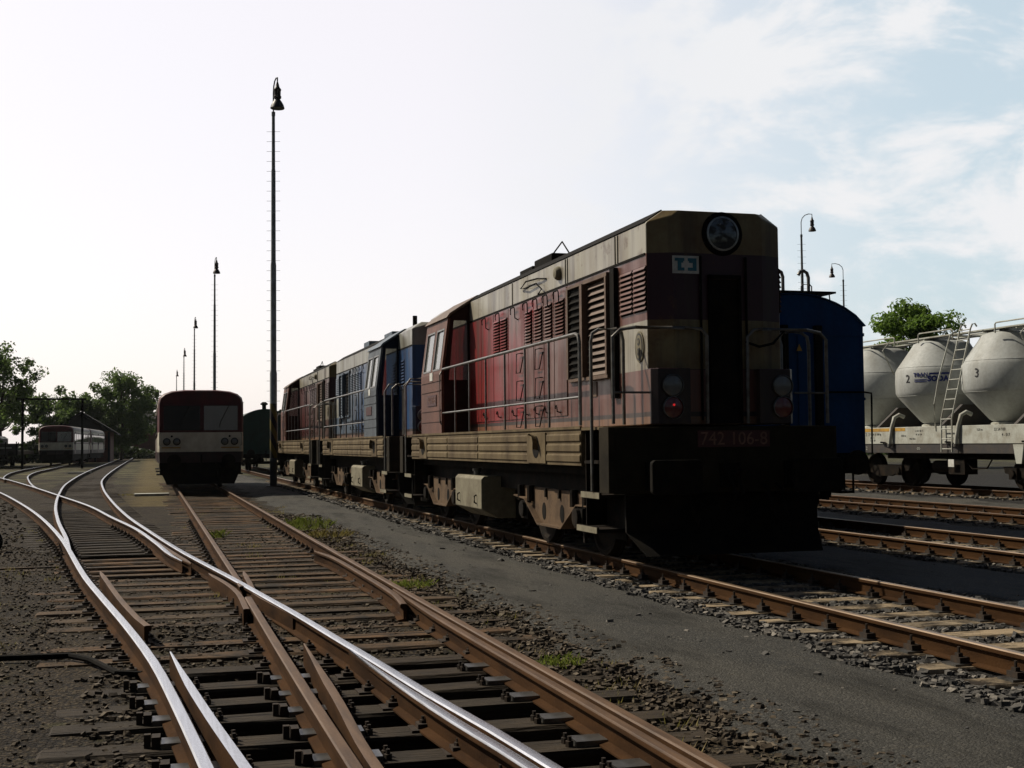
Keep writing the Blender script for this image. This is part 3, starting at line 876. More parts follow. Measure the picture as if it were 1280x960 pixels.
# dry stalks lying on the ballast
def stalks():
    rng = np.random.default_rng(9)
    mb = MB()
    for k in range(170):
        x, y = rng.uniform(-2.2, -.5), rng.uniform(8.5, 15)
        if x > xat(R1, y) - .35: continue
        z = float(ground_h(x, y)) + .012
        a = rng.uniform(0, 6.28); L = rng.uniform(.03, .12)
        mb.tube([(x, y, z), (x + L * .5 * math.cos(a), y + L * .5 * math.sin(a), z + rng.uniform(.004, .02)), (x + L * math.cos(a + .3), y + L * math.sin(a + .3), z)], .0022, 4)
    return tag(mb.build('dry_grass_litter', grime('dry_straw', (0.26, 0.21, 0.13), (0.16, 0.12, 0.07), 9, .9)), kind='stuff')
stalks()

# ------------------------------------------------------------------ locomotives
def louvre(mb, x, y0, y1, z0, z1, n, m_dark, m_slat, depth=.028, sx=-1, cover=.62):
    """bank of slanted slats on a side plane at x, slats standing out by depth"""
    mb.box(x, x + sx * .006, y0, y1, z0, z1, m_dark)
    h = (z1 - z0) / n
    for i in range(n):
        zt = z1 - i * h - h * .06
        zb = zt - h * cover
        mb.prism_y([(x + sx * .007, zt), (x + sx * depth, zb), (x + sx * (depth - .005), zb - .004), (x + sx * .007, zt - h * .2)], y0 + .006, y1 - .006, m_slat)
def handle(mb, x, y0, y1, z, drop, sx=-1, r=.011):
    mb.tube([(x, y0, z - drop), (x + sx * .05, y0, z - drop * .85), (x + sx * .055, y0, z - .03), (x + sx * .055, y0 + .03 * (1 if y1 > y0 else -1), z), (x + sx * .055, y1 - .03 * (1 if y1 > y0 else -1), z), (x + sx * .055, y1, z - .03), (x + sx * .05, y1, z - drop * .5)], r, 6)

HW, CY0, CY1, LF = .862, 8.72, 10.45, 12.4
def octo(y, hw, z0, dx=0, zt=4.18, zs=4.03, tw=.647):
    return [(-hw, y, z0), (-hw, y, zs), (-tw, y, zt), (tw, y, zt), (hw, y, zs), (hw, y, z0)]
def buffer(root, x, y, d):
    b = MB().box(x - .15, x + .15, y, y + d * .06, .90, 1.22).lathe([(.115, y + d * .06), (.115, y + d * .30), (.085, y + d * .301), (.085, y + d * .50)], (x, 0, 1.06), 'y', 16).build('buffer', BLK, root, smooth=True)
    pts = []
    w, h, r = .30, .19, .05
    for cx, cz, a0 in ((w - r, h - r, 0), (-(w - r), h - r, 90), (-(w - r), -(h - r), 180), (w - r, -(h - r), 270)):
        for k in range(5):
            a = R(a0 + 22.5 * k)
            pts.append((x + cx + r * math.cos(a), 1.06 + cz + r * math.sin(a)))
    MB().prism_y(pts, y + d * .50, y + d * .58).build('buffer_head', STEEL if root.get('pal') else BLK, b, bevel=.008)
def make_loco(loc_, rz, label, pal, number, detail=True):
    P, CABM, LOUV = pal
    lc = thing('shunting_locomotive', label, 'locomotive', loc_, rz, 'centre-cab diesel locomotives standing in a row')
    # underframe
    MB().box(-1.18, 1.18, .25, LF - .25, 1.05, 1.60).box(-1.0, 1.0, 1.0, LF - 1.0, .75, 1.05).build('underframe', UNDER, lc)
    MB().box(-1.40, 1.40, .34, LF - .34, 1.60, 1.634).box(-1.415, -1.385, 1.12, 11.38, 1.618, 1.652).box(1.385, 1.415, 1.12, 11.38, 1.618, 1.652).build('walkway_deck', DIRT, lc)
    for sx in (-1, 1):
        sp = MB()
        x = sx * 1.40
        sp.box(sx * 1.33, x, 1.124, 11.38, 1.167, 1.598)
        # raised ribbed fields between plain jacking plates
        segs = [(1.14, 2.48), (3.36, 6.05), (6.11, 8.2), (8.26, 9.9), (10.6, 11.36)]
        for y0, y1 in segs:
            for k in range(3):
                z0 = 1.20 + k * .128
                sp.prism_y([(x, z0), (x + sx * .016, z0 + .018), (x + sx * .016, z0 + .092), (x, z0 + .11)], y0, y1)
        for y0, y1 in ((2.5, 3.34), (9.92, 10.58)):
            sp.box(x, x + sx * .022, y0, y1, 1.18, 1.59)
        pan = sp.build('side_panel', DIRT, lc, bevel=.004)
        for yc in (2.92, 10.25):
            hb = MB()
            ring = [(x + sx * .0225, yc + .15 * math.cos(2 * PI * k / 20), 1.40 + .15 * math.sin(2 * PI * k / 20)) for k in range(20)]
            r2 = [(x + sx * .026, p[1], p[2]) for p in ring]
            hb.loft([ring, r2])
            hb.build('jacking_hole', BLK, pan)
            MB().loft([[(x + sx * .03, yc + .02 + .15 * math.cos(a), 1.40 + .15 * math.sin(a)) for a in np.linspace(PI * .35, PI * 1.1, 8)],
                       [(x + sx * .11, yc + .02 + .16 * math.cos(a), 1.42 + .16 * math.sin(a)) for a in np.linspace(PI * .35, PI * 1.1, 8)]], cap=False, closed=False).build('jacking_hood', DIRT, pan)
    # headstocks, ploughs, steps
    for y, d in ((0, -1), (LF, 1)):
        bb = MB().box(-1.40, 1.40, y, y - d * .04, .86, 1.62).box(-1.405, -1.30, y - d * .041, y - d * .30, .90, 1.628).box(1.30, 1.405, y - d * .041, y - d * .30, .90, 1.628)
        for sx in (-1, 1):
            bb.prism_z([(sx * 1.40, y - d * .002), (sx * 1.455, y - d * .03), (sx * 1.455, y - d * .34), (sx * 1.408, y - d * .34)], .87, 1.625)
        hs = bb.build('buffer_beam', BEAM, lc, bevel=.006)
        for sx in (-1, 1):
            buffer(lc, sx * .875, y + d * .001, d)
        pf = MB()
        pf.loft([[(-1.22, y - d * .12, .84), (1.22, y - d * .12, .84), (1.22, y - d * .16, .84), (-1.22, y - d * .16, .84)],
                 [(-1.22, y - d * .10, .42), (1.22, y - d * .10, .42), (1.22, y - d * .14, .42), (-1.22, y - d * .14, .42)],
                 [(-1.10, y + d * .22, .17), (1.10, y + d * .22, .17), (1.10, y + d * .18, .17), (-1.10, y + d * .18, .17)]])
        pf.build('snow_plough', BLK, lc)
        hk = MB().box(-.10, .10, y, y + d * .08, .92, 1.2).tube([(0, y + d * .05, 1.06), (0, y + d * .26, 1.06), (0, y + d * .33, 1.12), (0, y + d * .28, 1.19)], .035, 8)
        hk.tube([(-.05, y + d * .2, 1.05), (-.05, y + d * .30, .85), (-.04, y + d * .26, .62), (.04, y + d * .26, .62), (.05, y + d * .30, .85), (.05, y + d * .2, 1.05)], .022, 6)
        hk.build('screw_coupling', BLK, lc, smooth=True)
        for x in (-.55, .45, .62):
            MB().tube([(x, y + d * .01, .95), (x, y + d * .14, .9), (x + .02, y + d * .2, .66), (x + .1, y + d * .14, .5), (x + .17, y + d * .06, .62)], .02, 6).build('brake_hose', BLK, lc, smooth=True)
        for sx in (-1, 1):
            st = MB()
            ya, yb = y - d * .42, y - d * 1.06
            st.box(sx * 1.10, sx * 1.40, ya, yb, .80, .84).box(sx * 1.10, sx * 1.42, ya - d * .05, yb - d * .12, .40, .44).box(sx * 1.10, sx * 1.38, ya, yb, 1.20, 1.235)
            st.box(sx * 1.40, sx * 1.425, ya, yb, .79, .87).box(sx * 1.42, sx * 1.44, ya - d * .05, yb - d * .12, .385, .465)
            st.box(sx * 1.08, sx * 1.10, ya, yb, .3, 1.59)
            st.box(sx * 1.10, sx * 1.36, yb, yb - d * .02, .46, 1.59)
            st.box(sx * 1.34, sx * 1.38, yb - d * .03, yb - d * .08, .24, .39)
            st.build('step_ladder', UNDER, lc)
            tr_ = MB().box(sx * 1.4265, sx * 1.434, ya, yb, .795, .865).box(sx * 1.4415, sx * 1.449, ya - d * .05, yb - d * .12, .39, .46)
            tr_.build('step_edge', TANKP, lc)
    # nose number plate
    npl = MB().box(-.37, .55, -.013, -.0005, 1.385, 1.578).build('number_plate', REDPL, lc)
    text_part(number, .215, 'lettering', DIGITS, npl, lambda u, v, w: (.09 + u * .98, -.0145 - w, 1.478 + v))
    # long hood: nose with bevelled corners, then constant section
    hood = MB()
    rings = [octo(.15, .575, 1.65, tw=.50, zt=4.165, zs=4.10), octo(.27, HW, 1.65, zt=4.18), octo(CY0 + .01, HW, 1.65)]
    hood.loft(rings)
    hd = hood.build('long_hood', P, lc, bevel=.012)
    # raised roof cap strips and seams
    sm = MB()
    for y in (1.18, 1.27, 3.13, 3.22, 5.9):
        sm.box(-HW - .007, -HW + .005, y, y + .022, 3.67, 4.02)
    for sx in (-1, 1):
        sm.box(sx * (HW + .012), sx * (HW - .004), .30, CY0, 3.645, 3.672)
        sm.prism_y([(sx * HW, 4.035), (sx * (HW + .01), 4.04), (sx * .65, 4.195), (sx * .64, 4.183)], .3, CY0 - .01)
    sm.build('hood_seam', BLK, hd)
    # flat black panel painting the shade of the recess between the nose cabinets
    nf = MB().box(-.115, .245, .1455, .1495, 1.66, 3.36).box(-.14, -.115, .10, .1495, 1.66, 3.40).box(.245, .27, .10, .1495, 1.66, 3.40).box(-.14, .27, .10, .1495, 3.37, 3.41)
    nf.build('nose_door', BLK, hd)
    for x in (-.24, .345):
        MB().tube([(x, .125, 3.63), (x, .125, 1.7)], .014, 6).build('nose_pipe', BLK, hd)
    hl = MB().lathe([(.262, .148), (.262, .142), (.225, .136), (.19, .136)], (.055, 0, 3.905), 'y', 28)
    hlo = hl.build('headlight', BLK, lc, smooth=True)
    MB().lathe([(.207, .14), (.207, .118), (.185, .114), (.185, .13)], (.055, 0, 3.905), 'y', 28).build('headlight_rim', CHROME, hlo, smooth=True)
    MB().lathe([(.001, .108), (.10, .112), (.184, .122), (.184, .132)], (.055, 0, 3.905), 'y', 28).build('headlight_lens', GLASS, hlo, smooth=True)
    for k in range(4):
        a = R(45 + 90 * k)
        MB().box(.055 + .225 * math.cos(a) - .022, .055 + .225 * math.cos(a) + .022, .118, .1355, 3.905 + .225 * math.sin(a) - .03, 3.905 + .225 * math.sin(a) + .03).build('lens_clip', BLK, hlo)
    # lamp cabinets with white and red lamps
    for sx in (-1, 1):
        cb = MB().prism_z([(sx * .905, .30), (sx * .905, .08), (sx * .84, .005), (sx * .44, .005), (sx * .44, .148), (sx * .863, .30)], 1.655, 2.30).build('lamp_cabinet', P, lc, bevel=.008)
        xc = sx * .70 + .03
        for z, mt, nm in ((2.10, LENS, 'marker_lamp'), (1.845, REDLENS, 'tail_lamp')):
            L_ = MB().lathe([(.130, .004), (.130, -.03), (.120, -.036), (.120, -.01)], (xc, 0, z), 'y', 24).build(nm, RIM, lc, smooth=True)
            MB().lathe([(.001, -.034), (.06, -.031), (.119, -.018), (.119, .003)], (xc, 0, z), 'y', 24).build('lamp_lens', mt, L_, smooth=True)
            if sx < 0 and nm == 'tail_lamp' and detail:
                MB().lathe([(.001, -.042), (.014, -.039), (.014, -.034)], (xc + .0, 0, z + .03), 'y', 10).build('lamp_bulb', REDBULB, L_)
    # emblem plate on the nose
    ep = MB().box(-.585, -.245, .136, .1485, 3.42, 3.628).build('emblem_plate', WHITE, lc)
    em = MB()
    yy0, yy1 = .1295, .1355
    for x0, x1, z0, z1 in ((-.56, -.44, 3.566, 3.60), (-.525, -.478, 3.452, 3.5655), (-.4775, -.44, 3.452, 3.488), (-.395, -.285, 3.566, 3.60), (-.332, -.285, 3.452, 3.5655), (-.395, -.3325, 3.452, 3.488), (-.4775, -.455, 3.545, 3.5655), (-.38, -.3325, 3.545, 3.5655)):
        em.box(x0, x1, yy0, yy1, z0, z1)
    em.build('emblem_mark', TEAL, ep)
    # cast oval on the left front flank
    ov = MB()
    for rx, rz_, x0, x1, mi in ((.135, .185, -HW - .014, -HW - .0005, 0), (.115, .163, -HW - .018, -HW - .0145, 1), (.095, .14, -HW - .021, -HW - .0185, 0)):
        r_ = lambda xx: [(xx, .50 + rx * math.cos(2 * PI * k / 24), 2.58 + rz_ * math.sin(2 * PI * k / 24)) for k in range(24)]
        ov.loft([r_(x0), r_(x1)], mi)
    for z in (2.64, 2.52):
        ov.lathe([(.045, -HW - .024), (.045, -HW - .0215)], (0, .50, z), 'x', 14, 1)
        ov.lathe([(.024, -HW - .027), (.024, -HW - .0245)], (0, .50, z), 'x', 12, 0)
    ov.build('cast_emblem', [TANKP, TEXTB], lc)
    # side doors with louvres, radiator shutters
    for sx in (-1, 1):
        x = sx * HW
        fr = MB()
        louvre(fr, x + sx * .001, .27, .66, 2.99, 3.52, 9, 1, 0, .03, sx)
        louvre(fr, x + sx * .001, .70, 1.10, 2.99, 3.52, 9, 1, 0, .03, sx)
        fr.build('louvre_panel', [P, BLK], hd)
        rad = MB()
        rad.box(x + sx * .001, x + sx * .09, 1.38, 2.26, 2.26, 2.31, 0).box(x + sx * .001, x + sx * .09, 1.38, 2.26, 3.54, 3.59, 0).box(x + sx * .001, x + sx * .10, 1.38, 1.43, 2.3105, 3.5395, 0).box(x + sx * .001, x + sx * .13, 2.21, 2.30, 2.3105, 3.5395, 0)
        louvre(rad, x + sx * .001, 1.435, 2.205, 2.315, 3.535, 14, 1, 0, .060, sx, .86)
        rad.build('radiator_shutter', [LOUV, BLK], lc)
        rad = MB()
        rad.box(x + sx * .001, x + sx * .045, 3.04, 3.10, 2.32, 3.60, 0).box(x + sx * .001, x + sx * .045, 2.305, 3.035, 2.28, 2.32, 0).box(x + sx * .001, x + sx * .045, 2.305, 3.035, 3.56, 3.60, 0)
        rad.box(x + sx * .0015, x + sx * .006, 2.31, 3.03, 2.325, 3.555, 1)
        for k in range(13):
            z = 2.36 + k * .093
            rad.prism_y([(x + sx * .007, z), (x + sx * .035, z - .03), (x + sx * .037, z - .026), (x + sx * .01, z + .005)], 2.31, 3.03, 1)
        rad.build('radiator_opening', [LOUV, BLK], lc)
        MB().box(x + sx * .001, x + sx * .06, 1.20, 1.345, 2.0, 3.62, 0).build('hood_gutter', BLK, hd)
        ybs = [3.18, 3.74, 4.22, 4.74, 5.22, 6.12, 7.04, 7.86, 8.68]
        for i in range(8):
            y0, y1 = ybs[i] + .012, ybs[i + 1] - .012
            dr = MB().box(x + sx * .0008, x + sx * .014, y0, y1, 1.83, 3.63, 0)
            do = dr.build('hood_door', P, lc, bevel=.004)
            if i in (0, 1, 2, 3, 5):
                lv = MB()
                wdt = y1 - y0
                if i == 5:
                    louvre(lv, x + sx * .0145, y0 + .05, y0 + wdt / 2 - .03, 2.96, 3.50, 11, 1, 0, .034, sx)
                    louvre(lv, x + sx * .0145, y0 + wdt / 2 + .03, y1 - .05, 2.96, 3.50, 11, 1, 0, .034, sx)
                else:
                    louvre(lv, x + sx * .0145, y0 + .06, y1 - .06, 2.94, 3.48, 11, 1, 0, .034, sx)
                lv.build('door_louvre', [P, BLK], do)
            if i < 7:
                h = MB(); handle(h, x + sx * .0145, (y0 + y1) / 2 - .10, (y0 + y1) / 2 + .14, 3.60, .20, sx, .010)
                h.build('door_handle', BLK, do, smooth=True)
                h = MB(); handle(h, x + sx * .0145, (y0 + y1) / 2 + .02, (y0 + y1) / 2 + .10, 1.98, .10, sx, .010)
                h.build('door_latch', BLK, do, smooth=True)
            if i in (2, 4):
                for zc in (2.85, 2.42, 2.0):
                    MB().tube([(x + sx * .02, y0 + .05, zc), (x + sx * .06, y0 + .05, zc), (x + sx * .06, y0 + .28, zc), (x + sx * .05, y0 + .34, zc - .30), (x + sx * .05, y0 + .12, zc - .30), (x + sx * .02, y0 + .04, zc - .05)], .009, 5).build('door_step_iron', BLK, do, smooth=True)
    MB().box(-HW - .012, -HW - .0005, 2.0, 2.2, 2.05, 2.24).build('warning_plate', LOUV, hd)
    wl_ = MB().lathe([(.10, -HW - .0005), (.10, -HW - .03), (.07, -HW - .07), (.001, -HW - .085)], (0, 3.52, 3.86), 'x', 18).build('round_cover', TANKP, hd, smooth=True)
    MB().tube([(-HW - .012, 4.1, 3.86), (-HW - .05, 4.4, 3.90), (-HW - .05, 5.0, 3.93), (-HW - .03, 5.35, 3.86), (-HW - .05, 5.0, 3.83), (-HW - .04, 4.5, 3.84), (-HW - .05, 4.2, 3.72), (-HW - .01, 4.5, 3.68)], .013, 6).build('loose_cable', BLK, hd)
    # roof fittings
    MB().box(-.62, .1, 4.6, 5.5, 4.175, 4.33).build('roof_hatch', BLK, lc, bevel=.02)
    MB().tube([(-.55, 3.9, 4.18), (-.55, 4.3, 4.45), (-.55, 4.75, 4.33)], .012, 6).build('roof_rail', BLK, lc)
    MB().box(-.62, .2, 5.6, 6.3, 4.175, 4.27).build('roof_hatch', BLK, lc, bevel=.01)
    MB().lathe([(.60, 4.175), (.60, 4.20), (.52, 4.21)], (0, 1.9, 0), 'z', 28).build('fan_cowl', BLK, lc)
    for y in (.5, 2.8):
        for x in (-.45, .3):
            MB().box(x, x + .08, y, y + .1, 4.175, 4.205).build('roof_lug', BLK, lc)
    # cab
    cab = MB()
    sec = [(-1.40, 1.64), (-1.40, 2.74), (-1.27, 3.73), (-1.23, 3.80), (-.72, 4.135), (0, 4.20), (.72, 4.135), (1.23, 3.80), (1.27, 3.73), (1.40, 2.74), (1.40, 1.64)]
    # walls as a shell with window openings on both flanks
    def side_x(z):
        return 1.40 if z <= 2.74 else 1.40 - .13 * (z - 2.74) / .99
    th = .05
    for sx in (-1, 1):
        def wall(y0, y1, z0, z1):
            zs_ = [z0] + ([2.74] if z0 < 2.74 < z1 else []) + [z1]
            outer = [(sx * side_x(z), z) for z in zs_]; inner = [(sx * (side_x(z) - th), z) for z in reversed(zs_)]
            cab.prism_y(outer + inner, y0, y1)
        wins = [(8.86, 9.46), (9.62, 10.28)]
        wall(CY0, CY1, 1.64, 2.80)
        wall(CY0, CY1, 3.56, 3.735)
        ed = [CY0, wins[0][0], wins[0][1], wins[1][0], wins[1][1], CY1]
        for k in (0, 2, 4):
            wall(ed[k], ed[k + 1], 2.80, 3.56)
    for y0, y1 in ((CY0, CY0 + .05), (CY1 - .05, CY1)):
        # end walls with windows outboard of the hood
        xi = 1.40 - th
        cab.box(-xi, xi, y0, y1, 1.645, 2.60, 1)
        for sx in (-1, 1):
            cab.prism_y([(sx * xi, 2.601), (sx * (xi - .01), 2.74), (sx * 1.215, 3.70), (sx * 1.16, 3.70), (sx * 1.26, 2.601)], y0, y1, 1)
            cab.prism_y([(sx * .90, 2.601), (sx * .90, 3.70), (sx * .55, 3.70), (sx * .55, 2.601)], y0, y1, 1)
        cab.prism_y([(-1.215, 3.701), (1.215, 3.701), (1.2, 3.78), (.70, 4.115), (-.70, 4.115), (-1.2, 3.78)], y0, y1, 1)
        cab.prism_y([(-.545, 2.601), (-.545, 3.70), (.545, 3.70), (.545, 2.601)], y0, y1, 1)
    co = cab.build('cab', [CABM, SHADE_R if pal is not PAL_B else SHADE_B], lc)
    rf = MB()
    o_ = [(-1.31, 3.74), (-1.25, 3.82), (-.73, 4.16), (0, 4.225), (.73, 4.16), (1.25, 3.82), (1.31, 3.74), (1.27, 3.738), (1.22, 3.79), (.71, 4.13), (0, 4.19), (-.71, 4.13), (-1.22, 3.79), (-1.27, 3.738)]
    rf.prism_y(o_, CY0 - .06, CY1 + .06)
    rf.build('cab_roof', LOUV, co)
    MB().box(-1.2, 1.2, CY0 + .06, CY1 - .06, 1.645, 1.70).box(-.8, .8, 9.3, 9.8, 1.70, 2.5).box(-1.24, 1.24, CY0 + .10, CY0 + .12, 1.71, 3.66).box(-1.24, 1.24, CY1 - .12, CY1 - .10, 1.71, 3.66).build('cab_interior_and_screens', BLK, co)  # floor and console, plus added black screens that darken the end windows
    for sx in (-1, 1):
        for y0, y1 in ((8.86, 9.46), (9.62, 10.28)):
            f = MB()
            for (a, b, c, d_) in ((y0, y1, 2.80, 2.83), (y0, y1, 3.53, 3.56), (y0, y0 + .03, 2.8305, 3.5295), (y1 - .03, y1, 2.8305, 3.5295)):
                f.prism_y([(sx * (side_x(c) + .006), c), (sx * (side_x(d_) + .006), d_), (sx * (side_x(d_) - th - .004), d_), (sx * (side_x(c) - th - .004), c)], a, b)
            fo = f.build('cab_window', STEEL, lc)
            MB().prism_y([(sx * (side_x(2.83) - .02), 2.8305), (sx * (side_x(3.53) - .02), 3.5295), (sx * (side_x(3.53) - .026), 3.5295), (sx * (side_x(2.83) - .026), 2.8305)], y0 + .031, y1 - .031).build('pane', CLEAR, fo)
        for y in (CY0 + .02, CY1 - .026):
            fo = MB().prism_y([(sx * .905, 2.61), (sx * 1.255, 2.61), (sx * 1.16, 3.695), (sx * .905, 3.695)], y, y + .006).build('cab_window', CLEAR, lc)
        # bodyside ribs, plates
        rb = MB()
        for z in (1.86, 2.06, 2.42, 2.6):
            rb.box(sx * 1.4005, sx * 1.412, CY0 + .03, CY1 - .03, z, z + .016)
        rb.build('cab_rib', CABM, co)
        npl2 = MB().box(sx * 1.4005, sx * 1.414, 9.1, 9.86, 2.16, 2.36).build('number_plate', REDPL, lc)
        text_part(number, .17, 'lettering', DIGITS, npl2, lambda u, v, w: (sx * (1.4155 + w), 9.48 + sx * u * .95, 2.26 + v))
        MB().box(sx * 1.4005, sx * 1.409, 9.42, 9.66, 2.63, 2.78).build('depot_plate', WHITE, co)
        MB().tube([(sx * 1.41, CY0 - .06, 1.8), (sx * 1.44, CY0 - .06, 1.85), (sx * 1.44, CY0 - .06, 2.7), (sx * 1.41, CY0 - .05, 2.75)], .014, 6).build('grab_rail', STEEL, co)
    # short hood
    sh = MB().loft([octo(CY1 - .01, HW, 1.65), octo(12.02, HW, 1.65), octo(12.14, .58, 1.65, tw=.5, zt=4.165, zs=4.10)]).build('short_hood', P, lc, bevel=.012)
    lv = MB()
    for sx in (-1, 1):
        louvre(lv, sx * (HW + .001), 10.7, 11.15, 2.7, 3.4, 10, 1, 0, .03, sx)
        lv.box(sx * (HW + .012), sx * (HW - .004), CY1, 12.0, 3.645, 3.672, 1)
    lv.build('hood_louvre', [P, BLK], sh)
    for sx in (-1, 1):
        MB().prism_z([(sx * .905, 12.0), (sx * .905, 12.21), (sx * .84, 12.28), (sx * .44, 12.28), (sx * .44, 12.15), (sx * .864, 12.0)], 1.655, 2.30).build('lamp_cabinet', P, lc, bevel=.008)
        for z, mt, nm in ((2.10, LENS, 'marker_lamp'), (1.845, REDLENS, 'tail_lamp')):
            L_ = MB().lathe([(.128, 12.281), (.128, 12.315), (.112, 12.32), (.112, 12.29)], (sx * .68, 0, z), 'y', 20).build(nm, CHROME, lc, smooth=True)
            MB().lathe([(.001, 12.318), (.06, 12.315), (.111, 12.30), (.111, 12.285)], (sx * .68, 0, z), 'y', 20).build('lamp_lens', mt, L_, smooth=True)
    hl2 = MB().lathe([(.26, 12.13), (.26, 12.16), (.24, 12.175), (.22, 12.175)], (0, 0, 3.9), 'y', 24).build('headlight', BLK, lc, smooth=True)
    MB().lathe([(.001, 12.185), (.12, 12.18), (.219, 12.16), (.219, 12.14)], (0, 0, 3.9), 'y', 24).build('headlight_lens', GLASS, hl2, smooth=True)
    if pal is PAL_B:
        MB().tube([(.5, 10.6, 4.0), (.5, 10.6, 4.46)], .055, 8).build('exhaust_pipe', BLK, lc, smooth=True)
        MB().box(-.5, .5, 6.6, 7.7, 4.175, 4.36).build('roof_box', LOUV_B, lc, bevel=.01)
        MB().box(-.5, .5, 3.3, 4.2, 4.175, 4.40).build('roof_box', LOUV_B, lc, bevel=.01)
    else:
        MB().lathe([(.09, 4.1), (.09, 4.26), (.12, 4.265), (.12, 4.285)], (-.2, 7.3, 0), 'z', 14).build('exhaust_pipe', BLK, lc, smooth=True)
        MB().box(-.08, .08, 6.75, 7.05, 4.175, 4.26).build('roof_horn', BLK, lc)
        MB().box(-.2, .2, 9.0, 9.6, 4.215, 4.27).build('roof_vent', BLK, lc, bevel=.01)
    # handrails
    for sx in (-1, 1):
        x = sx * 1.375
        r = MB()
        r.tube([(x, CY0 - .02, 2.80), (x, 1.36, 2.80), (x, 1.25, 2.77), (x, 1.21, 2.68), (x, 1.21, 1.66)], .024, 8)
        r.tube([(x, CY0 - .02, 2.01), (x, 1.23, 2.01)], .017, 6)
        for y in (2.45, 3.55, 4.6, 5.7, 6.75, 7.75):
            r.tube([(x, y, 1.655), (x, y, 2.785)], .016, 6)
        r.build('side_handrail', STEEL, lc, smooth=True)
        h = MB()
        h.tube([(sx * 1.44, .62, .88), (sx * 1.44, .62, 2.64), (sx * 1.42, .62, 2.74), (sx * 1.34, .62, 2.79), (sx * 1.12, .62, 2.80), (sx * 1.05, .62, 2.76), (sx * 1.03, .62, 2.66), (sx * 1.03, .62, 1.66)], .022, 8)
        h.build('step_handrail', STEEL, lc, smooth=True)
        f = MB()
        xin = -.20 if sx < 0 else .32
        f.tube([(sx * 1.37, .08, 1.66), (sx * 1.37, .08, 2.66), (sx * 1.28, .07, 2.74), (sx * 1.10, .06, 2.77), (sx * .5, .04, 2.77), (xin + .08 * sx, .05, 2.76), (xin, .06, 2.68), (xin, .08, 1.66)], .021, 8)
        f.tube([(sx * 1.37, .08, 2.02), (sx * .92, .06, 2.02)], .014, 6)
        f.build('front_handrail', STEEL, lc, smooth=True)
        b_ = MB()
        b_.tube([(sx * 1.37, 12.32, 1.66), (sx * 1.37, 12.32, 2.68), (sx * 1.28, 12.33, 2.76), (sx * .5, 12.33, 2.77), (sx * .4, 12.33, 2.7), (sx * .4, 12.33, 1.66)], .021, 8)
        b_.tube([(sx * 1.44, 11.8, .88), (sx * 1.44, 11.8, 2.64), (sx * 1.34, 11.8, 2.79), (sx * 1.12, 11.8, 2.80), (sx * 1.03, 11.8, 2.66), (sx * 1.03, 11.8, 1.66)], .021, 8)
        b_.build('rear_handrail', STEEL, lc, smooth=True)
    MB().tube([(.30, .07, 2.62), (.45, .02, 2.56), (.62, .0, 2.60), (.78, .03, 2.75), (.80, .05, 2.2), (.86, .06, 1.75)], .017, 6).build('nose_cable', BLK, lc, smooth=True)
    # bogies
    for yc in (3.1, 9.8):
        bl = dict(parent=lc, loc=(0, yc, 0))
        for sx in (-1, 1):
            poly = [(-1.69, .80), (1.69, .83), (1.69, .69), (1.16, .66), (.52, .33), (-.52, .33), (-1.16, .66), (-1.69, .66)]
            sf = MB().prism_x(poly, sx * 1.05, sx * 1.12)
            sf.prism_x([(-1.69, .66), (-1.16, .66), (-.52, .33), (.52, .33), (1.16, .66), (1.69, .69), (1.69, .672), (1.15, .64), (.52, .305), (-.52, .305), (-1.15, .64), (-1.69, .645)], sx * 1.00, sx * 1.20)
            so_ = sf.build('bogie_frame', BOGIE, **bl)
            for y in (-.38, .42):
                ring = lambda xx: [(xx, y + .085 * math.cos(2 * PI * k / 16), .50 + .12 * math.sin(2 * PI * k / 16)) for k in range(16)]
                MB().loft([ring(sx * 1.1205), ring(sx * 1.126)]).build('frame_hole', BLK, so_)
            for y in (-1.45, -.95, -.3, .3, .95, 1.45):
                MB().box(sx * 1.121, sx * 1.15, y - .025, y + .025, .70, .82).build('frame_bracket', UNDER, so_)
            for y in (-1.2, 1.2):
                ax = MB().box(sx * .98, sx * 1.18, y - .16, y + .16, .36, .62)
                ax.lathe([(.115, sx * 1.18), (.115, sx * 1.23), (.08, sx * 1.235)], (0, y, .5), 'x', 14)
                ax.tube([(sx * 1.15, y - .24, .62), (sx * 1.15, y - .24, .84)], .06, 8)
                ax.tube([(sx * 1.15, y + .24, .62), (sx * 1.15, y + .24, .84)], .06, 8)
                ax.build('axlebox', UNDER, **bl)
                MB().box(sx * .68, sx * .82, y - .62, y - .54, .3, .75).build('brake_block', UNDER, **bl)
        for y in (-1.2, 1.2):
            w_ = MB()
            for sx in (-1, 1):
                w_.lathe([(.10, sx * .69), (.44, sx * .70), (.535, sx * .695), (.535, sx * .725), (.502, sx * .73), (.498, sx * .83), (.44, sx * .835), (.40, sx * .80), (.10, sx * .815)], (0, y, .502), 'x', 28)
            w_.lathe([(.09, -.7), (.09, .7)], (0, y, .502), 'x', 10)
            w_.build('wheelset', UNDER, smooth=True, **bl)
    # fuel tank between the bogies
    for sx in (-1, 1):
        tk = MB().loft([[(sx * .75, 6.2, .93), (sx * 1.28, 6.2, .93), (sx * 1.33, 6.2, .88), (sx * 1.33, 6.2, .40), (sx * 1.05, 6.2, .25), (sx * .75, 6.2, .25)], [(sx * .75, 7.98, .93), (sx * 1.28, 7.98, .93), (sx * 1.33, 7.98, .88), (sx * 1.33, 7.98, .40), (sx * 1.05, 7.98, .25), (sx * .75, 7.98, .25)]])
        to = tk.build('fuel_tank', TANKP, lc, bevel=.015)
        for y in (6.5, 7.65):
            MB().tube([(sx * 1.335, y, .62), (sx * 1.37, y, .60), (sx * 1.37, y, .50), (sx * 1.335, y, .48)], .014, 6).build('tank_handle', BLK, to)
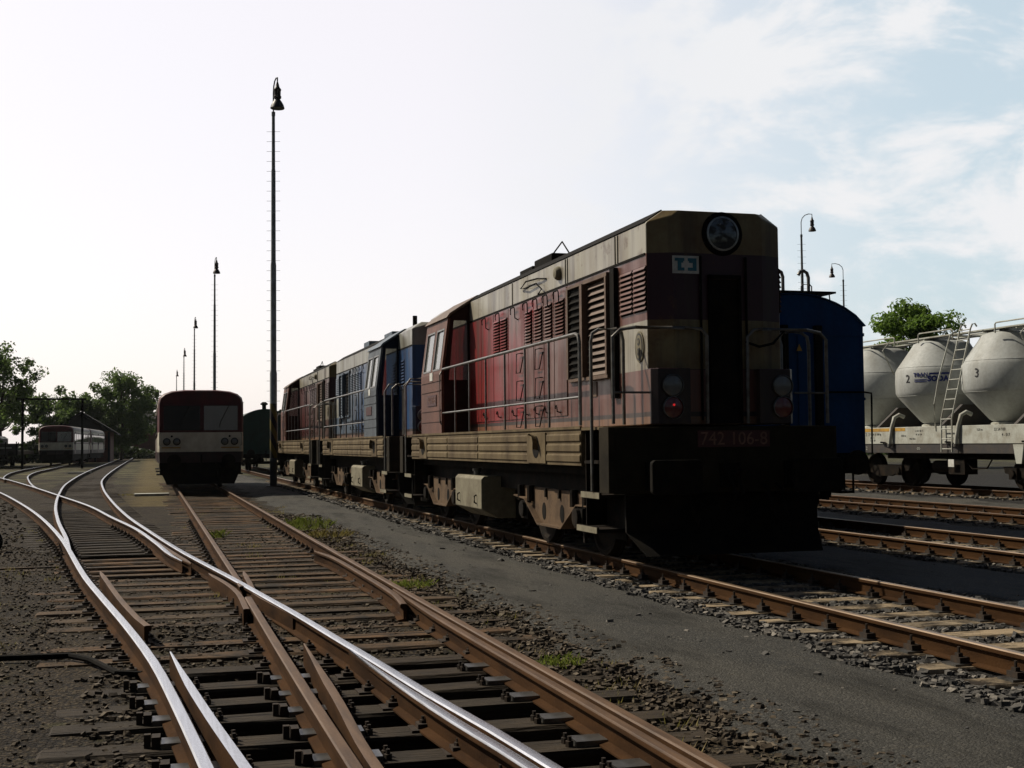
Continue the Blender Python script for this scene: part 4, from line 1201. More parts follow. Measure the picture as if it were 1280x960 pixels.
        MB().lathe([(.06, .93), (.06, 1.0), (.08, 1.001), (.08, 1.04)], (sx * 1.15, 7.15, 0), 'z', 12).build('filler_cap', STEEL, to)
    MB().box(-.75, .75, 5.6, 8.5, .3, .9).build('battery_box', UNDER, lc)
    return lc
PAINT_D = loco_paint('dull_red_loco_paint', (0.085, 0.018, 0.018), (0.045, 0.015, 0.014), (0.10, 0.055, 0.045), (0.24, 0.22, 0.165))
PAL_D = (PAINT_D, CAB_R, LOUV_R)
PAL_R = (PAINT_R, CAB_R, LOUV_R)
PAL_B = (PAINT_B, CAB_B, LOUV_B)
PITCHL = 13.564
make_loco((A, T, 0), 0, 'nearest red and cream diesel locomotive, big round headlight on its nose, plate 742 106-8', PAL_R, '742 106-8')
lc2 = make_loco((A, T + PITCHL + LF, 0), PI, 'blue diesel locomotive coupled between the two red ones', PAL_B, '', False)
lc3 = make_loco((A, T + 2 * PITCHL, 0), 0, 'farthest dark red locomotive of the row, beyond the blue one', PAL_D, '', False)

# ------------------------------------------------------------------ wagons
def wheelset(root, y, r=.46, name='wheelset'):
    w = MB()
    for sx in (-1, 1):
        w.lathe([(.08, sx * .69), (r - .06, sx * .70), (r + .03, sx * .695), (r + .03, sx * .725), (r, sx * .73), (r - .004, sx * .83), (r - .06, sx * .835), (r - .1, sx * .80), (.08, sx * .815)], (0, y, r), 'x', 26)
    w.lathe([(.075, -.7), (.075, .7)], (0, y, r), 'x', 10)
    return w.build(name, UNDER, root, smooth=True)
def round_buffers(root, y, d, z=1.05, sp=.875):
    for sx in (-1, 1):
        x = sx * sp
        b = MB().lathe([(.12, y), (.12, y + d * .26), (.085, y + d * .261), (.085, y + d * .54)], (x, 0, z), 'y', 16).build('buffer', BLK, root, smooth=True)
        MB().lathe([(.001, y + d * .605), (.12, y + d * .60), (.225, y + d * .58), (.225, y + d * .54), (.001, y + d * .54)], (x, 0, z), 'y', 20).build('buffer_head', UNDER, b, smooth=True)
def coupling(root, y, d):
    MB().tube([(0, y, 1.04), (0, y + d * .28, 1.04), (0, y + d * .34, 1.10), (0, y + d * .28, 1.17)], .035, 8).tube([(0, y + d * .30, 1.05), (0, y + d * .34, .8), (.02, y + d * .25, .6)], .025, 6).build('screw_coupling', BLK, root, smooth=True)
    for x in (-.5, .5):
        MB().tube([(x, y, .92), (x, y + d * .16, .88), (x + .02, y + d * .22, .6), (x + .04, y + d * .14, .42)], .022, 6).build('brake_hose', BLK, root, smooth=True)
def bogie2(root, yc, wb=1.8, r=.46, mt=UNDER, w=1.08):
    for sx in (-1, 1):
        MB().prism_x([(yc - wb / 2 - .45, .62), (yc + wb / 2 + .45, .62), (yc + wb / 2 + .40, .46), (yc + wb / 2 - .1, .40), (yc + .35, .28), (yc - .35, .28), (yc - wb / 2 + .1, .40), (yc - wb / 2 - .40, .46)], sx * (w - .05), sx * (w + .05)).build('bogie_frame', mt, root)
        for y in (-wb / 2, wb / 2):
            MB().box(sx * (w - .02), sx * (w + .13), yc + y - .15, yc + y + .15, r - .15, r + .14).lathe([(.10, sx * (w + .13)), (.10, sx * (w + .18)), (.06, sx * (w + .185))], (0, yc + y, r), 'x', 12).build('axlebox', mt, root)
    for y in (-wb / 2, wb / 2):
        wheelset(root, yc + y, r)

# blue wagon: tall body, arched roof, two gooseneck vent pipes
bw = thing('service_wagon', 'blue wagon with arched roof and two gooseneck pipes behind the nearest locomotive', 'wagon', (11.45, 20.7, 0))
arch = lambda hw, ze, zc, n=15: [(-hw + 2 * hw * k / (n - 1), ze + (zc - ze) * (1 - ((2 * k / (n - 1)) - 1) ** 2) ** .8) for k in range(n)]
BWL, HB = 15.0, 1.42
sec = [(-HB, 1.12)] + arch(HB, 3.60, 4.17) + [(HB, 1.12)]
MB().prism_y(sec, 0, BWL).build('body', BLUEW, bw, bevel=.02)
rfp = arch(HB + .03, 3.60, 4.185); rfi = arch(HB + .004, 3.585, 4.172)
MB().prism_y(rfp + rfi[::-1], -.05, BWL + .05).build('roof', BLUEW, bw)
MB().box(-1.35, 1.35, .02, BWL - .02, .86, 1.12).box(-1.40, 1.40, -.03, .02, .84, 1.22).box(-1.40, 1.40, BWL - .02, BWL + .03, .84, 1.22).build('underframe', BLK, bw)
for x in (-.28, .42):
    MB().box(x - .07, x + .07, -.12, -.002, 1.2, 3.58).build('end_post', BLK, bw, bevel=.01)
MB().box(.02, .38, -.035, -.002, 1.45, 3.45).build('end_door', BLUEW, bw, bevel=.02)
MB().box(-HB - .004, HB + .004, -.02, -.002, 3.40, 3.46).build('end_rail', BLUEW, bw)
MB().box(-HB - .004, HB + .004, -.02, -.0015, 2.20, 2.25).build('end_rail', BLUEW, bw)
MB().prism_y([(-.06, 3.1), (.06, 3.1), (0, 3.23)], -.126, -.121).build('warning_sign', YELLOWP, bw)
MB().tube([(.6, -.02, 2.35), (1.38, -.06, 2.35), (1.53, -.05, 2.33), (1.55, -.02, 2.25), (1.55, 0, 1.2)], .018, 6).build('corner_handrail', BLK, bw, smooth=True)
for x in (-.02, .52):
    MB().tube([(x - .16, .5, 4.60), (x - .12, .5, 4.66), (x - .05, .5, 4.68), (x + .02, .5, 4.64), (x + .05, .5, 4.55), (x + .05, .5, 4.08)], .034, 8).build('gooseneck_pipe', STEEL, bw, smooth=True)
pl_ = MB().box(-.62, .92, .1, 1.6, 4.21, 4.245)
pl_.tube([(.80, .15, 4.21), (.83, .15, 3.97)], .012, 5).tube([(.55, .15, 4.21), (.5, .15, 4.05)], .012, 5)
for y in (.3, 1.4):
    pl_.box(-.3, .3, y, y + .05, 4.165, 4.21)
pl_.build('roof_walkway', BLK, bw)
for x in (-.70, .45):
    MB().tube([(x - .12, .35, 4.2), (x - .12, .35, 4.36), (x - .08, .35, 4.40), (x + .06, .35, 4.40), (x + .10, .35, 4.36), (x + .10, .35, 4.2)], .012, 6).build('roof_grab', STEEL, bw, smooth=True)
round_buffers(bw, -.03, -1); round_buffers(bw, BWL + .03, 1); coupling(bw, -.03, -1)
bogie2(bw, 2.4, 2.5); bogie2(bw, BWL - 2.4, 2.5)
for sx in (-1, 1):
    MB().box(sx * 1.1, sx * 1.4, .4, .75, .45, .5).box(sx * 1.37, sx * 1.40, .4, .43, .5, .86).box(sx * 1.37, sx * 1.40, .72, .75, .5, .86).build('footstep', BLK, bw)
    MB().lathe([(.07, sx * 1.422), (.07, sx * 1.47), (.04, sx * 1.48)], (0, .6, 1.5), 'x', 12).build('tail_lamp', BLK, bw)

# grey silo wagon
ZD = .12
sw = thing('silo_wagon', 'pale grey silo wagon with numbered round tanks and a ladder', 'wagon', (22.03, 21.0, ZD))
SWL = 16.6       # end towards the blue wagon at local y = SWL
MB().box(-1.42, 1.42, .2, SWL - .2, 1.22, 1.70).build('sill', SILL, sw, bevel=.01)
MB().box(-1.40, 1.40, .05, SWL - .05, .96, 1.2199).build('lower_sill', SILLD, sw, bevel=.01)
for y in (.05, SWL - .05):
    MB().box(-1.38, 1.38, y - .04, y + .04, .92, 1.25).build('end_beam', SILLD, sw)
SILO_T = (34.42, 31.32, 28.22, 25.12)
prof = [(.42, 1.705), (.50, 1.78), (.62, 1.86), (1.25, 2.58), (1.300, 2.68), (1.312, 3.0), (1.300, 3.30), (1.25, 3.40), (.85, 3.98), (.78, 4.10), (.60, 4.17), (.3, 4.20), (.001, 4.205)]
lines = {1: [('2', 0)], 2: [('3', 0)]}
for k, tc_ in enumerate(SILO_T):
    y = tc_ - 21.0
    so_ = MB().lathe(prof, (0, y, 0), 'z', 56).build('silo_tank', SILO, sw, smooth=True)
    MB().lathe([(1.246, 3.392), (1.258, 3.40), (1.252, 3.412), (1.23, 3.40)], (0, y, 0), 'z', 56).lathe([(1.246, 2.592), (1.260, 2.582), (1.248, 2.570), (1.23, 2.58)], (0, y, 0), 'z', 56).build('weld_seam', SILO, so_, smooth=True)
    MB().lathe([(.56, 1.78), (.60, 1.76), (.60, 1.70), (.5, 1.70)], (0, y, 0), 'z', 24).build('outlet_flange', SILL, so_)
    hatch = MB().lathe([(.32, 4.19), (.32, 4.27), (.34, 4.28), (.20, 4.33), (.001, 4.34)], (0, y, 0), 'z', 20).build('hatch', SILO, so_, smooth=True)
    def wrap(u, v, w, ang0, z0, y=y, rr=1.314):
        a = ang0 + u / rr
        return (rr * math.cos(a) + w * math.cos(a) * 1.0, y + rr * math.sin(a) + w * math.sin(a), z0 + v)
    # text runs left to right seen from -x: angle decreases towards +... so u is mirrored
    def put(txt, size, ang, z0, mt, nm='lettering', depth=.006, spacing=1.0, stretch=1.0, bold=0.0):
        vs, fs = text_mb(txt, size, depth, 'LEFT', spacing, bold)
        mb = MB()
        # subdivide is unnecessary for small letters; each vertex is wrapped on the tank
        mb.add([wrap(u * stretch, v, w + .002, ang, z0) for u, v, w in vs], fs)
        mb.build(nm, mt, so_)
    put(str(k + 1), .33, R(186), 3.06, TEXTB)
    if k == 1:
        put('TRAN', .150, R(199), 3.165, TEXTBLUE, stretch=.98, spacing=1.2, bold=.005)
        put('SODA', .205, R(217.5), 3.04, TEXTBLUE, stretch=.98, spacing=1.08, bold=.012)
        for a0, wd, z0, z1 in ((219.5, .56, 3.16, 3.215), (200, .38, 2.965, 2.99), (200, .38, 3.015, 3.04)):
            q = [[wrap(wd * i / 10, z, .003, R(a0), 0) for z in (z0, z1)] for i in range(11)]
            MB().loft(q, cap=False, closed=False).build('logo_bar', TEXTBLUE, so_)
    for sx in (-1,):
        MB().tube([(sx * 1.10, y + .30, 1.99), (sx * 1.25, y + .32, 2.06), (sx * 1.40, y + .34, 1.98), (sx * 1.46, y + .38, 1.70), (sx * 1.49, y + .44, 1.34), (sx * 1.49, y + .46, 1.16)], .055, 10).build('air_hose', SILL, so_, smooth=True)
        MB().lathe([(.07, 1.14), (.07, 1.22)], (sx * 1.49, y + .46, 0), 'z', 10).build('hose_coupling', STEEL, so_)
        MB().tube([(sx * 1.49, y + .46, 1.15), (sx * 1.5, y + .7, 1.26), (sx * 1.47, y + .95, 1.27)], .028, 6).build('valve_pipe', BLK, so_)
for k in range(3):      # saddles between tanks
    y = (SILO_T[k] + SILO_T[k + 1]) / 2 - 21.0
    MB().prism_y([(-1.2, 1.705), (1.2, 1.705), (.5, 2.3), (-.5, 2.3)], y - .06, y + .06).build('tank_saddle', SILLD, sw)
# roof walkway and railings
wk = MB().box(-.62, -.30, .8, SWL - .6, 4.24, 4.275).box(.30, .62, .8, SWL - .6, 4.24, 4.275)
for k in range(12):
    y = .9 + k * 1.34
    wk.box(-.6, .6, y, y + .05, 4.19, 4.239)
wk.build('roof_walkway', SILL, sw)
for x in (-.85, .85):
    for y0, y1 in ((1.2, 3.6), (4.2, 6.8), (8.6, 10.2), (11.4, 13.4), (14.2, 16.0)):
        MB().tube([(x, y0, 4.1), (x, y0, 4.33), (x, y0 + .05, 4.37), (x, y1 - .05, 4.37), (x, y1, 4.33), (x, y1, 4.1)], .02, 6).build('roof_railing', SILL, sw)
ld = MB()
yl = 28.6 - 21.0 + .22
for y in (yl, yl + .46):
    ld.tube([(-1.52, y, 1.0), (-1.50, y, 1.9), (-.92, y - .10, 4.30), (-.86, y - .10, 4.42), (-.78, y - .10, 4.44), (-.72, y - .1, 4.36)], .022, 6)
for k in range(13):
    f = k / 12.0
    z = 1.08 + f * 3.2
    x = -1.51 if z < 1.9 else -1.50 + .58 * (z - 1.9) / 2.45
    yo = 0 if z < 1.9 else -.10 * (z - 1.9) / 2.45
    ld.tube([(x, yl + yo, z), (x, yl + .46 + yo, z)], .016, 6)
ld.build('ladder', SILL, sw, smooth=True)
MB().tube([(-.75, yl + .78, 4.3), (-.92, yl + .78, 4.2), (-1.30, yl + .82, 3.0), (-1.44, yl + .84, 2.3), (-1.44, yl + .84, 1.6)], .022, 6).build('drain_pipe', SILL, sw, smooth=True)
for sy in (SILO_T[0] - 21 - 1.72, SILO_T[2] - 21 - 1.7):
    MB().tube([(-.8, sy, 4.3), (-1.0, sy + .1, 4.0), (-.5, sy + .3, 3.3)], .018, 6).build('railing_brace', SILL, sw)
# side lettering panels, yellow plate
mk = MB()
for y0, y1, z0, z1 in ((8.4, 9.5, 1.42, 1.52), (8.5, 9.3, 1.34, 1.37), (5.2, 6.2, 1.55, 1.60), (5.5, 6.1, 1.48, 1.52), (3.2, 3.9, 1.45, 1.52)):
    pass
yp = MB().box(-1.4245, -1.4205, 10.1, 12.4, 1.585, 1.675).build('yellow_panel', YELLOWP, sw)
def side_text(txt, size, y, z, mt=TEXTB, stretch=1.0, x=-1.423):
    text_part(txt, size, 'lettering', mt, sw, lambda u, v, w: (x - w, y - u * stretch, z + v), align='LEFT', depth=.003)
side_text('1  2  3', .14, 12.3, 1.50); side_text('TARA 21 500 kg', .085, 11.9, 1.50); side_text('A  B  C', .075, 11.9, 1.40); side_text('S  42  50', .075, 11.9, 1.32)
side_text('R I V', .12, 13.2, 1.34); side_text('MAX 20 t', .07, 9.9, 1.36); side_text('A  B1  B2  C', .07, 9.6, 1.58); side_text('18  24  30', .07, 9.6, 1.48); side_text('27 000 l', .10, 8.2, 1.36); side_text('12 10 08', .08, 3.4, 1.40); side_text('PUR 6', .09, 2.8, 1.55); side_text('54.0 m', .085, 10.3, 1.45); side_text('15.0 m', .09, 6.9, 1.58); side_text('33 54 930', .11, 6.2, 1.58); side_text('4 - 017', .11, 5.9, 1.44); side_text('REV', .13, 4.1, 1.50)
side_text('54 932', .14, 12.6, 1.09, SILL, 1.3, -1.4025); side_text('-D2-', .10, 9.6, 1.09, SILL, 1.0, -1.4025); side_text('-R-', .10, 5.4, 1.09, SILL, 1.0, -1.4025)
hw_ = MB()
HWC = (-1.50, 12.55, .86)
for k in range(20):
    a, b = 2 * PI * k / 20, 2 * PI * (k + 1) / 20
    hw_.tube([(HWC[0], HWC[1] + .27 * math.cos(a), HWC[2] + .27 * math.sin(a)), (HWC[0], HWC[1] + .27 * math.cos(b), HWC[2] + .27 * math.sin(b))], .025, 6)
for k in range(5):
    a = 2 * PI * k / 5
    hw_.tube([(HWC[0], HWC[1], HWC[2]), (HWC[0], HWC[1] + .26 * math.cos(a), HWC[2] + .26 * math.sin(a))], .014, 5)
hw_.tube([(HWC[0], HWC[1], HWC[2]), (-1.2, HWC[1], HWC[2])], .025, 6)
hw_.build('handbrake_wheel', SILL, sw)
MB().tube([(-1.38, SWL - .1, 1.0), (-1.46, SWL - .05, 1.1), (-1.46, SWL - .05, 1.75), (-1.38, SWL - .1, 1.82)], .02, 6).build('shunter_handle', BLK, sw)
MB().prism_x([(5.05, 1.2), (5.45, 1.2), (5.35, .72), (5.15, .72)], -1.45, -1.402).build('jack_bracket', SILL, sw)
ub = MB().box(-1.1, 1.1, 5.6, 11.5, .80, .96).box(-1.3, -.9, 7.6, 8.3, .40, .8).tube([(-1.2, 6.6, .8), (-1.2, 6.8, .58), (-1.2, 7.4, .55), (-1.2, 7.6, .7)], .02, 6).lathe([(.16, 8.5), (.16, 9.4)], (-.9, 0, .6), 'y', 14)
ub.build('brake_gear', UNDER, sw)
MB().box(-1.415, -1.405, 7.9, 8.15, .60, .80).build('brake_plate', WHITE, sw)
round_buffers(sw, .0, -1); round_buffers(sw, SWL, 1); coupling(sw, SWL, 1)
bogie2(sw, 4.9); bogie2(sw, 11.7)

# red and cream railcars
def railcar_sec(n=9):
    p = [(-1.38, .92), (-1.40, 1.2), (-1.40, 2.9)]
    for k in range(1, n):
        a = PI * k / n
        p.append((-1.40 * math.copysign(abs(math.cos(a)) ** .55, math.cos(a)), 2.9 + .46 * math.sin(a) ** .8))
    p += [(1.40, 2.9), (1.40, 1.2), (1.38, .92)]
    return p
def railcar_mat():
    t = NT('railcar_paint')
    X, Y, Z = t.xyz()
    g = t.noise(2.5, 6, .6)
    red = t.mix(t.ramp(g, .4, .7), (0.085, 0.011, 0.013), (0.045, 0.010, 0.011))
    cre = t.mix(t.ramp(g, .4, .75), (0.62, 0.585, 0.48), (0.42, 0.37, 0.28))
    front = t.math('LESS_THAN', Y, .12)
    b1 = t.math('MULTIPLY', t.math('GREATER_THAN', Z, 1.28), t.math('LESS_THAN', Z, 1.93))
    b2 = t.math('MULTIPLY', t.math('GREATER_THAN', Z, 1.28), t.math('LESS_THAN', Z, 1.80))
    b3 = t.math('MULTIPLY', t.math('GREATER_THAN', Z, 2.75), t.math('LESS_THAN', Z, 3.0))
    side = t.math('MULTIPLY', t.math('MAXIMUM', b2, b3), t.math('SUBTRACT', 1.0, front))
    col = t.mix(t.math('MAXIMUM', t.math('MULTIPLY', b1, front), side), red, cre)
    col = t.mix(t.math('MULTIPLY', t.math('LESS_THAN', Z, 1.28), t.ramp(t.noise(3, 5), .25, .6, (.55, .55, .55, 1))), col, (0.016, 0.008, 0.007))
    roof = t.math('MULTIPLY', t.math('GREATER_THAN', Z, 3.06), t.math('GREATER_THAN', Y, .5))
    col = t.mix(roof, col, t.mix(g, (0.26, 0.255, 0.24), (0.14, 0.13, 0.12)))
    t.set(col, .55, 0, .4)
    return t.m
RCM = railcar_mat()
RCL = 13.9
def make_railcar(label, loc_, rz=0):
    rc_ = thing('railcar', label, 'railcar', loc_, rz, 'red and cream railcars')
    sec = railcar_sec()
    sc_ = lambda y, sx_, zt: [(x * sx_, y, .92 + (z - .92) * zt) for x, z in sec]
    MB().loft([sc_(.0, .955, .985), sc_(.14, 1.0, 1.0), sc_(RCL - .14, 1, 1), sc_(RCL, .955, .985)]).build('body', RCM, rc_, smooth=True)
    for x0, x1, mt in ((-1.20, -.03, GLASS), (.10, 1.20, CURTAIN)):
        fr = MB().box(x0 - .04, x1 + .04, -.018, -.002, 1.96, 2.86).build('front_window', MAROON, rc_, bevel=.006)
        MB().box(x0, x1, -.024, -.0185, 2.0, 2.82).build('pane', mt, fr)
        if mt is CURTAIN:
            MB().box(x0, x1, -.034, -.0285, 2.0, 2.82).build('pane_glass', CLEAR, fr)
    for x in (-1.10, -.78, .78, 1.10):
        L_ = MB().lathe([(.125, -.002), (.125, -.05), (.10, -.055), (.095, -.03)], (x, 0, 1.62), 'y', 18).build('headlight', BLK, rc_, smooth=True)
        MB().lathe([(.001, -.045), (.094, -.034), (.094, -.01)], (x, 0, 1.62), 'y', 18).build('headlight_lens', LENS, L_, smooth=True)
    for x in (-.62, .65):
        MB().tube([(x + .25, -.03, 2.84), (x + .25, -.055, 2.80), (x, -.045, 2.30), (x - .05, -.04, 2.12)], .012, 5).build('wiper', BLK, rc_)
    MB().prism_y([(-1.41, 2.95), (1.41, 2.95), (1.41, 2.92), (-1.41, 2.92)], .16, RCL - .16).build('rain_gutter', BLK, rc_)
    for x in (-.6, .62):
        MB().tube([(x, -.02, .80), (x, -.14, .76), (x + .03, -.18, .5), (x + .12, -.1, .38)], .02, 6).build('air_hose', BLK, rc_, smooth=True)
    for sx in (-1, 1):
        MB().tube([(sx * 1.3, -.01, 1.5), (sx * 1.34, -.07, 1.5), (sx * 1.34, -.07, 1.9), (sx * 1.3, -.01, 1.9)], .012, 5).build('grab_rail', STEEL, rc_)
        MB().box(sx * .66, sx * 1.26, -.05, -.002, 1.405, 1.44).build('front_step', YELLOWP, rc_)
        MB().lathe([(.035, -.002), (.035, -.03)], (sx * .94, 0, 1.80), 'y', 10).build('flag_bracket', BLK, rc_)
    MB().box(-1.32, 1.32, -.02, .6, .55, .92).box(-1.2, 1.2, .6, RCL - .6, .42, .90).box(-1.25, 1.25, RCL - .6, RCL + .02, .55, .92).prism_y([(-1.25, .55), (1.25, .55), (1.1, .2), (-1.1, .2)], .05, .12).build('underframe', BLK, rc_)
    round_buffers(rc_, -.02, -1, .98); coupling(rc_, -.02, -1)
    for y in (2.95, RCL - 2.95):
        wheelset(rc_, y, .42)
        for sx in (-1, 1):
            MB().box(sx * 1.0, sx * 1.15, y - .7, y + .7, .35, .6).build('axle_guard', UNDER, rc_)
    for sx in (-1, 1):
        x = sx * 1.4005
        for y0, y1 in ((1.95, 3.2), (3.4, 4.65), (4.85, 6.1), (7.8, 9.05), (9.25, 10.5), (10.7, 11.95)):
            f = MB().box(x, x + sx * .012, y0, y1, 1.92, 2.68).build('side_window', STEEL, rc_)
            MB().box(x + sx * .0125, x + sx * .018, y0 + .05, y1 - .05, 1.97, 2.63).build('pane', GLASS, f)
        for y0, y1 in ((.55, 1.65), (6.35, 7.55), (12.25, 13.35)):
            d_ = MB().box(x, x + sx * .014, y0, y1, .95, 2.85).build('side_door', MAROON, rc_, bevel=.006)
            for a in (y0 + .08, (y0 + y1) / 2 + .04):
                MB().box(x + sx * .0145, x + sx * .02, a, a + (y1 - y0) / 2 - .14, 1.75, 2.65).build('pane', GLASS, d_)
            MB().box(x - sx * .35, x + sx * .02, y0, y1, .50, .54).build('door_step', BLK, rc_)
    return rc_
make_railcar('near red and cream railcar facing the camera on its own rusty track', (1.63, 43.2, 0))
for i, (y, lb) in enumerate(((112, 'distant red and cream railcar in front of the dark shed, leading its pair'), (126.9, 'second distant railcar coupled behind the leading one'), )):
    make_railcar(lb, (-7.6 + (y - 112) * math.tan(R(3.0)), y, 0), R(-3.0))

# dark green coach beyond the locomotives
gc = thing('coach', 'dark green coach with a roof vent behind the lamp mast', 'coach', (A, 74, 0))
MB().prism_y([(-1.42, 1.0)] + arch(1.42, 3.05, 3.62) + [(1.42, 1.0)], 0, 20).build('body', GREENW, gc, bevel=.02)
MB().lathe([(.12, 3.5), (.12, 3.85), (.22, 3.9), (.22, 3.95), (.1, 4.05)], (0, .9, 0), 'z', 12).build('roof_vent', BLK, gc)
MB().box(-.4, .4, -.03, -.002, 1.2, 3.1).build('end_door', GREENW, gc, bevel=.01)
MB().box(-1.3, 1.3, .1, 19.9, .75, 1.0).build('underframe', BLK, gc)
for sx in (-1, 1):
    for k in range(7):
        MB().box(sx * 1.421, sx * 1.432, 2 + k * 2.4, 3.3 + k * 2.4, 2.0, 2.8).build('side_window', GLASS, gc)
round_buffers(gc, 0, -1); coupling(gc, 0, -1)
bogie2(gc, 3, 2.5); bogie2(gc, 17, 2.5)

# low dark flat wagon at far left
fwg = thing('flat_wagon', 'dark low wagon with buffers beside the distant railcars', 'wagon', (-11.6, 108, 0))
MB().box(-1.4, 1.4, 0, 14, .95, 1.25).box(-1.4, 1.4, .0, .12, 1.2505, 1.85).build('frame', SILLD, fwg)
for x in (-1.3, -.45, .4, 1.22):
    MB().box(x, x + .08, -.06, -.002, .9, 2.0).build('stake', BLK, fwg)
MB().box(-.9, .9, -.03, -.002, 1.45, 1.55).build('end_plank', SILL, fwg)
round_buffers(fwg, 0, -1); bogie2(fwg, 2.2); bogie2(fwg, 11.8)
ow = thing('covered_wagon', 'pale roofed dark wagon at the left edge behind the bushes', 'wagon', (-14.5, 116, 0))
MB().box(-1.4, 1.4, 0, 13, 1.0, 2.35).build('body', SILLD, ow, bevel=.02)
MB().prism_y([(-1.45, 2.355), (1.45, 2.355), (1.1, 2.62), (-1.1, 2.62)], -.1, 13.1).build('roof', SILL, ow)
bogie2(ow, 2.2); bogie2(ow, 10.8); round_buffers(ow, 0, -1)

# ------------------------------------------------------------------ lamp masts
def mast_mat():
    t = NT('mast_paint_with_warning_bands')
    X, Y, Z = t.xyz()
    g = t.noise(5, 5)
    base = t.mix(t.ramp(g, .4, .7), (0.24, 0.27, 0.275), (0.16, 0.17, 0.16))
    tw = t.math('ADD', Z, t.math('MULTIPLY', X, 2.2))
    st = t.math('GREATER_THAN', t.math('FRACT', t.math('MULTIPLY', tw, 1.25)), .5)
    band = t.math('MULTIPLY', t.math('GREATER_THAN', Z, 1.15), t.math('LESS_THAN', Z, 3.3))
    stripes = t.mix(st, (0.02, 0.02, 0.02), t.mix(g, (0.16, 0.13, 0.02), (0.09, 0.07, 0.02)))
    col = t.mix(band, base, stripes)
    low = t.math('LESS_THAN', Z, 1.15)
    col = t.mix(low, col, (0.05, 0.06, 0.07))
    t.set(col, .6, 0, .3)
    return t.m
MASTM = mast_mat()
def lamp_head(mb, x, y, z, f=1.0):
    """bell shade hanging with its rim at z"""
    t_ = z + 1.14
    mb.lathe([(r * f, t_ - (1.14 - h) * f) for r, h in ((.27, 0), (.285, .02), (.25, .14), (.18, .27), (.115, .36), (.105, .40), (.15, .42), (.155, .50), (.13, .52), (.135, .72), (.15, .74), (.15, .78), (.09, .86), (.06, .98), (.03, 1.08), (.02, 1.14))], (x, y, 0), 'z', 20)
    mb.lathe([(r * f, t_ - (1.14 - h) * f) for r, h in ((.262, .012), (.16, .03), (.08, .05), (.001, .06))], (x, y, 0), 'z', 20)
def make_lamp(label, loc_, H, arm, bands=True, group='bell-headed lamp masts', hf=1.0):
    lp = thing('street_lamp', label, 'lamp mast', loc_, 0, group)
    f = H / 15.6
    segs = [(.14, 0), (.14, 4.4 * f), (.118, 4.5 * f), (.112, 8.6 * f), (.095, 8.75 * f), (.085, 12.3 * f), (.072, 12.4 * f), (.062, (H - 1.15)), (.075, H - 1.14), (.075, H - .98)]
    MB().lathe(segs, (0, 0, 0), 'z', 14).build('pole', MASTM if bands else GALV, lp, smooth=True)
    ax, ay = arm
    MB().tube([(0, 0, H - 1.0), (0, 0, H - .2), (ax * .1, ay * .1, H + .05), (ax * .35, ay * .35, H + .24), (ax * .7, ay * .7, H + .32), (ax, ay, H + .30), (ax, ay, H + .18)], .028, 8).build('swan_neck', GALV, lp, smooth=True)
    hm = MB(); lamp_head(hm, ax, ay, H - .95, hf)
    hm.build('lamp_shade', LAMPM, lp, smooth=True)
    st = MB()
    z = 3.4
    ang = math.atan2(-rt.y, -rt.x)
    while z < H - 1.4:
        st.tube([(-.27 * rt.x, -.27 * rt.y, z), (.27 * rt.x, .27 * rt.y, z)], .007, 5)
        z += .40
    st.build('climbing_irons', GALV, lp)
    MB().box(-.3, .3, -.3, .3, -.1, .06).build('base_plinth', SILLD, lp, bevel=.02)
    return lp
lamp_lab = ['tall lamp mast nearest the camera with yellow and black bands at its foot', 'second lamp mast of the row, rising straight behind the red railcar roof', 'third lamp mast of the row, left of the second', 'fourth lamp mast of the row, tiny and distant', 'fifth lamp mast, smallest of the row before the trees']
for i, y in enumerate((50.3, 99.5, 146, 192, 246)):
    make_lamp(lamp_lab[i], (4.77 - .08 * (i == 0), y, -.17), 15.98, (.12, -.42))
make_lamp('short far lamp mast beside the round tree', (1.3, 250, -.17), 12.4, (.1, -.4))
make_lamp('gooseneck lamp behind the blue wagon, bending to the right', (39.26, 70.0, 0), 15.4, (.66, -.2), False, 'gooseneck lamps behind the wagons', .85)
make_lamp('lower gooseneck lamp bending to the left, between blue wagon and tree', (53.0, 88.0, 0), 15.25, (-.85, .25), False, 'gooseneck lamps behind the wagons', .85)

# ------------------------------------------------------------------ gantry, shed, far buildings
gt = thing('loading_gantry', 'dark portal frame standing over the track of the distant railcars', 'gantry', (0, 104, 0))
MB().box(-9.62, -9.44, -.09, .09, -.2, 5.22).build('post', BLK, gt)
MB().box(-5.22, -5.04, -.09, .09, -.2, 5.22).build('post', BLK, gt)
MB().box(-10.0, -4.85, -.08, .08, 5.221, 5.36).build('crossbeam', BLK, gt)
sh = thing('goods_shed', 'dark boarded shed with a wide gable behind the distant railcars', 'shed', (-6.7, 148, -.2))
MB().box(-3.8, 2.4, 0, 14, 0, 3.5).build('wall', BRICK, sh)
MB().prism_y([(-3.85, 3.505), (2.45, 3.505), (-.7, 5.45)], .05, 13.95).build('gable', ROOFD, sh)
MB().prism_y([(-4.6, 3.10), (-4.6, 3.27), (-.7, 5.72), (3.2, 3.27), (3.2, 3.10), (-.7, 5.52)], -.8, 14.8).build('roof', ROOFD, sh)
dmb = MB().box(-.3, 2.0, -.06, -.003, 0, 3.0).build('sliding_door', BRICK, sh)
MB().tube([(-.2, -.08, .2), (1.9, -.08, 2.8)], .07, 5).tube([(-.3, -.08, 1.5), (2.0, -.08, 1.5)], .07, 5).build('door_brace', ROOFD, dmb)
MB().box(2.12, 2.36, -.16, -.003, 0, 3.4).build('corner_post', ROOFD, sh)
h2 = thing('brick_house', 'dark house roof half hidden behind the shed and trees', 'house', (-1.5, 215, -.2))
MB().box(-8, 4, 0, 10, 0, 4.6).build('wall', BRICK, h2)
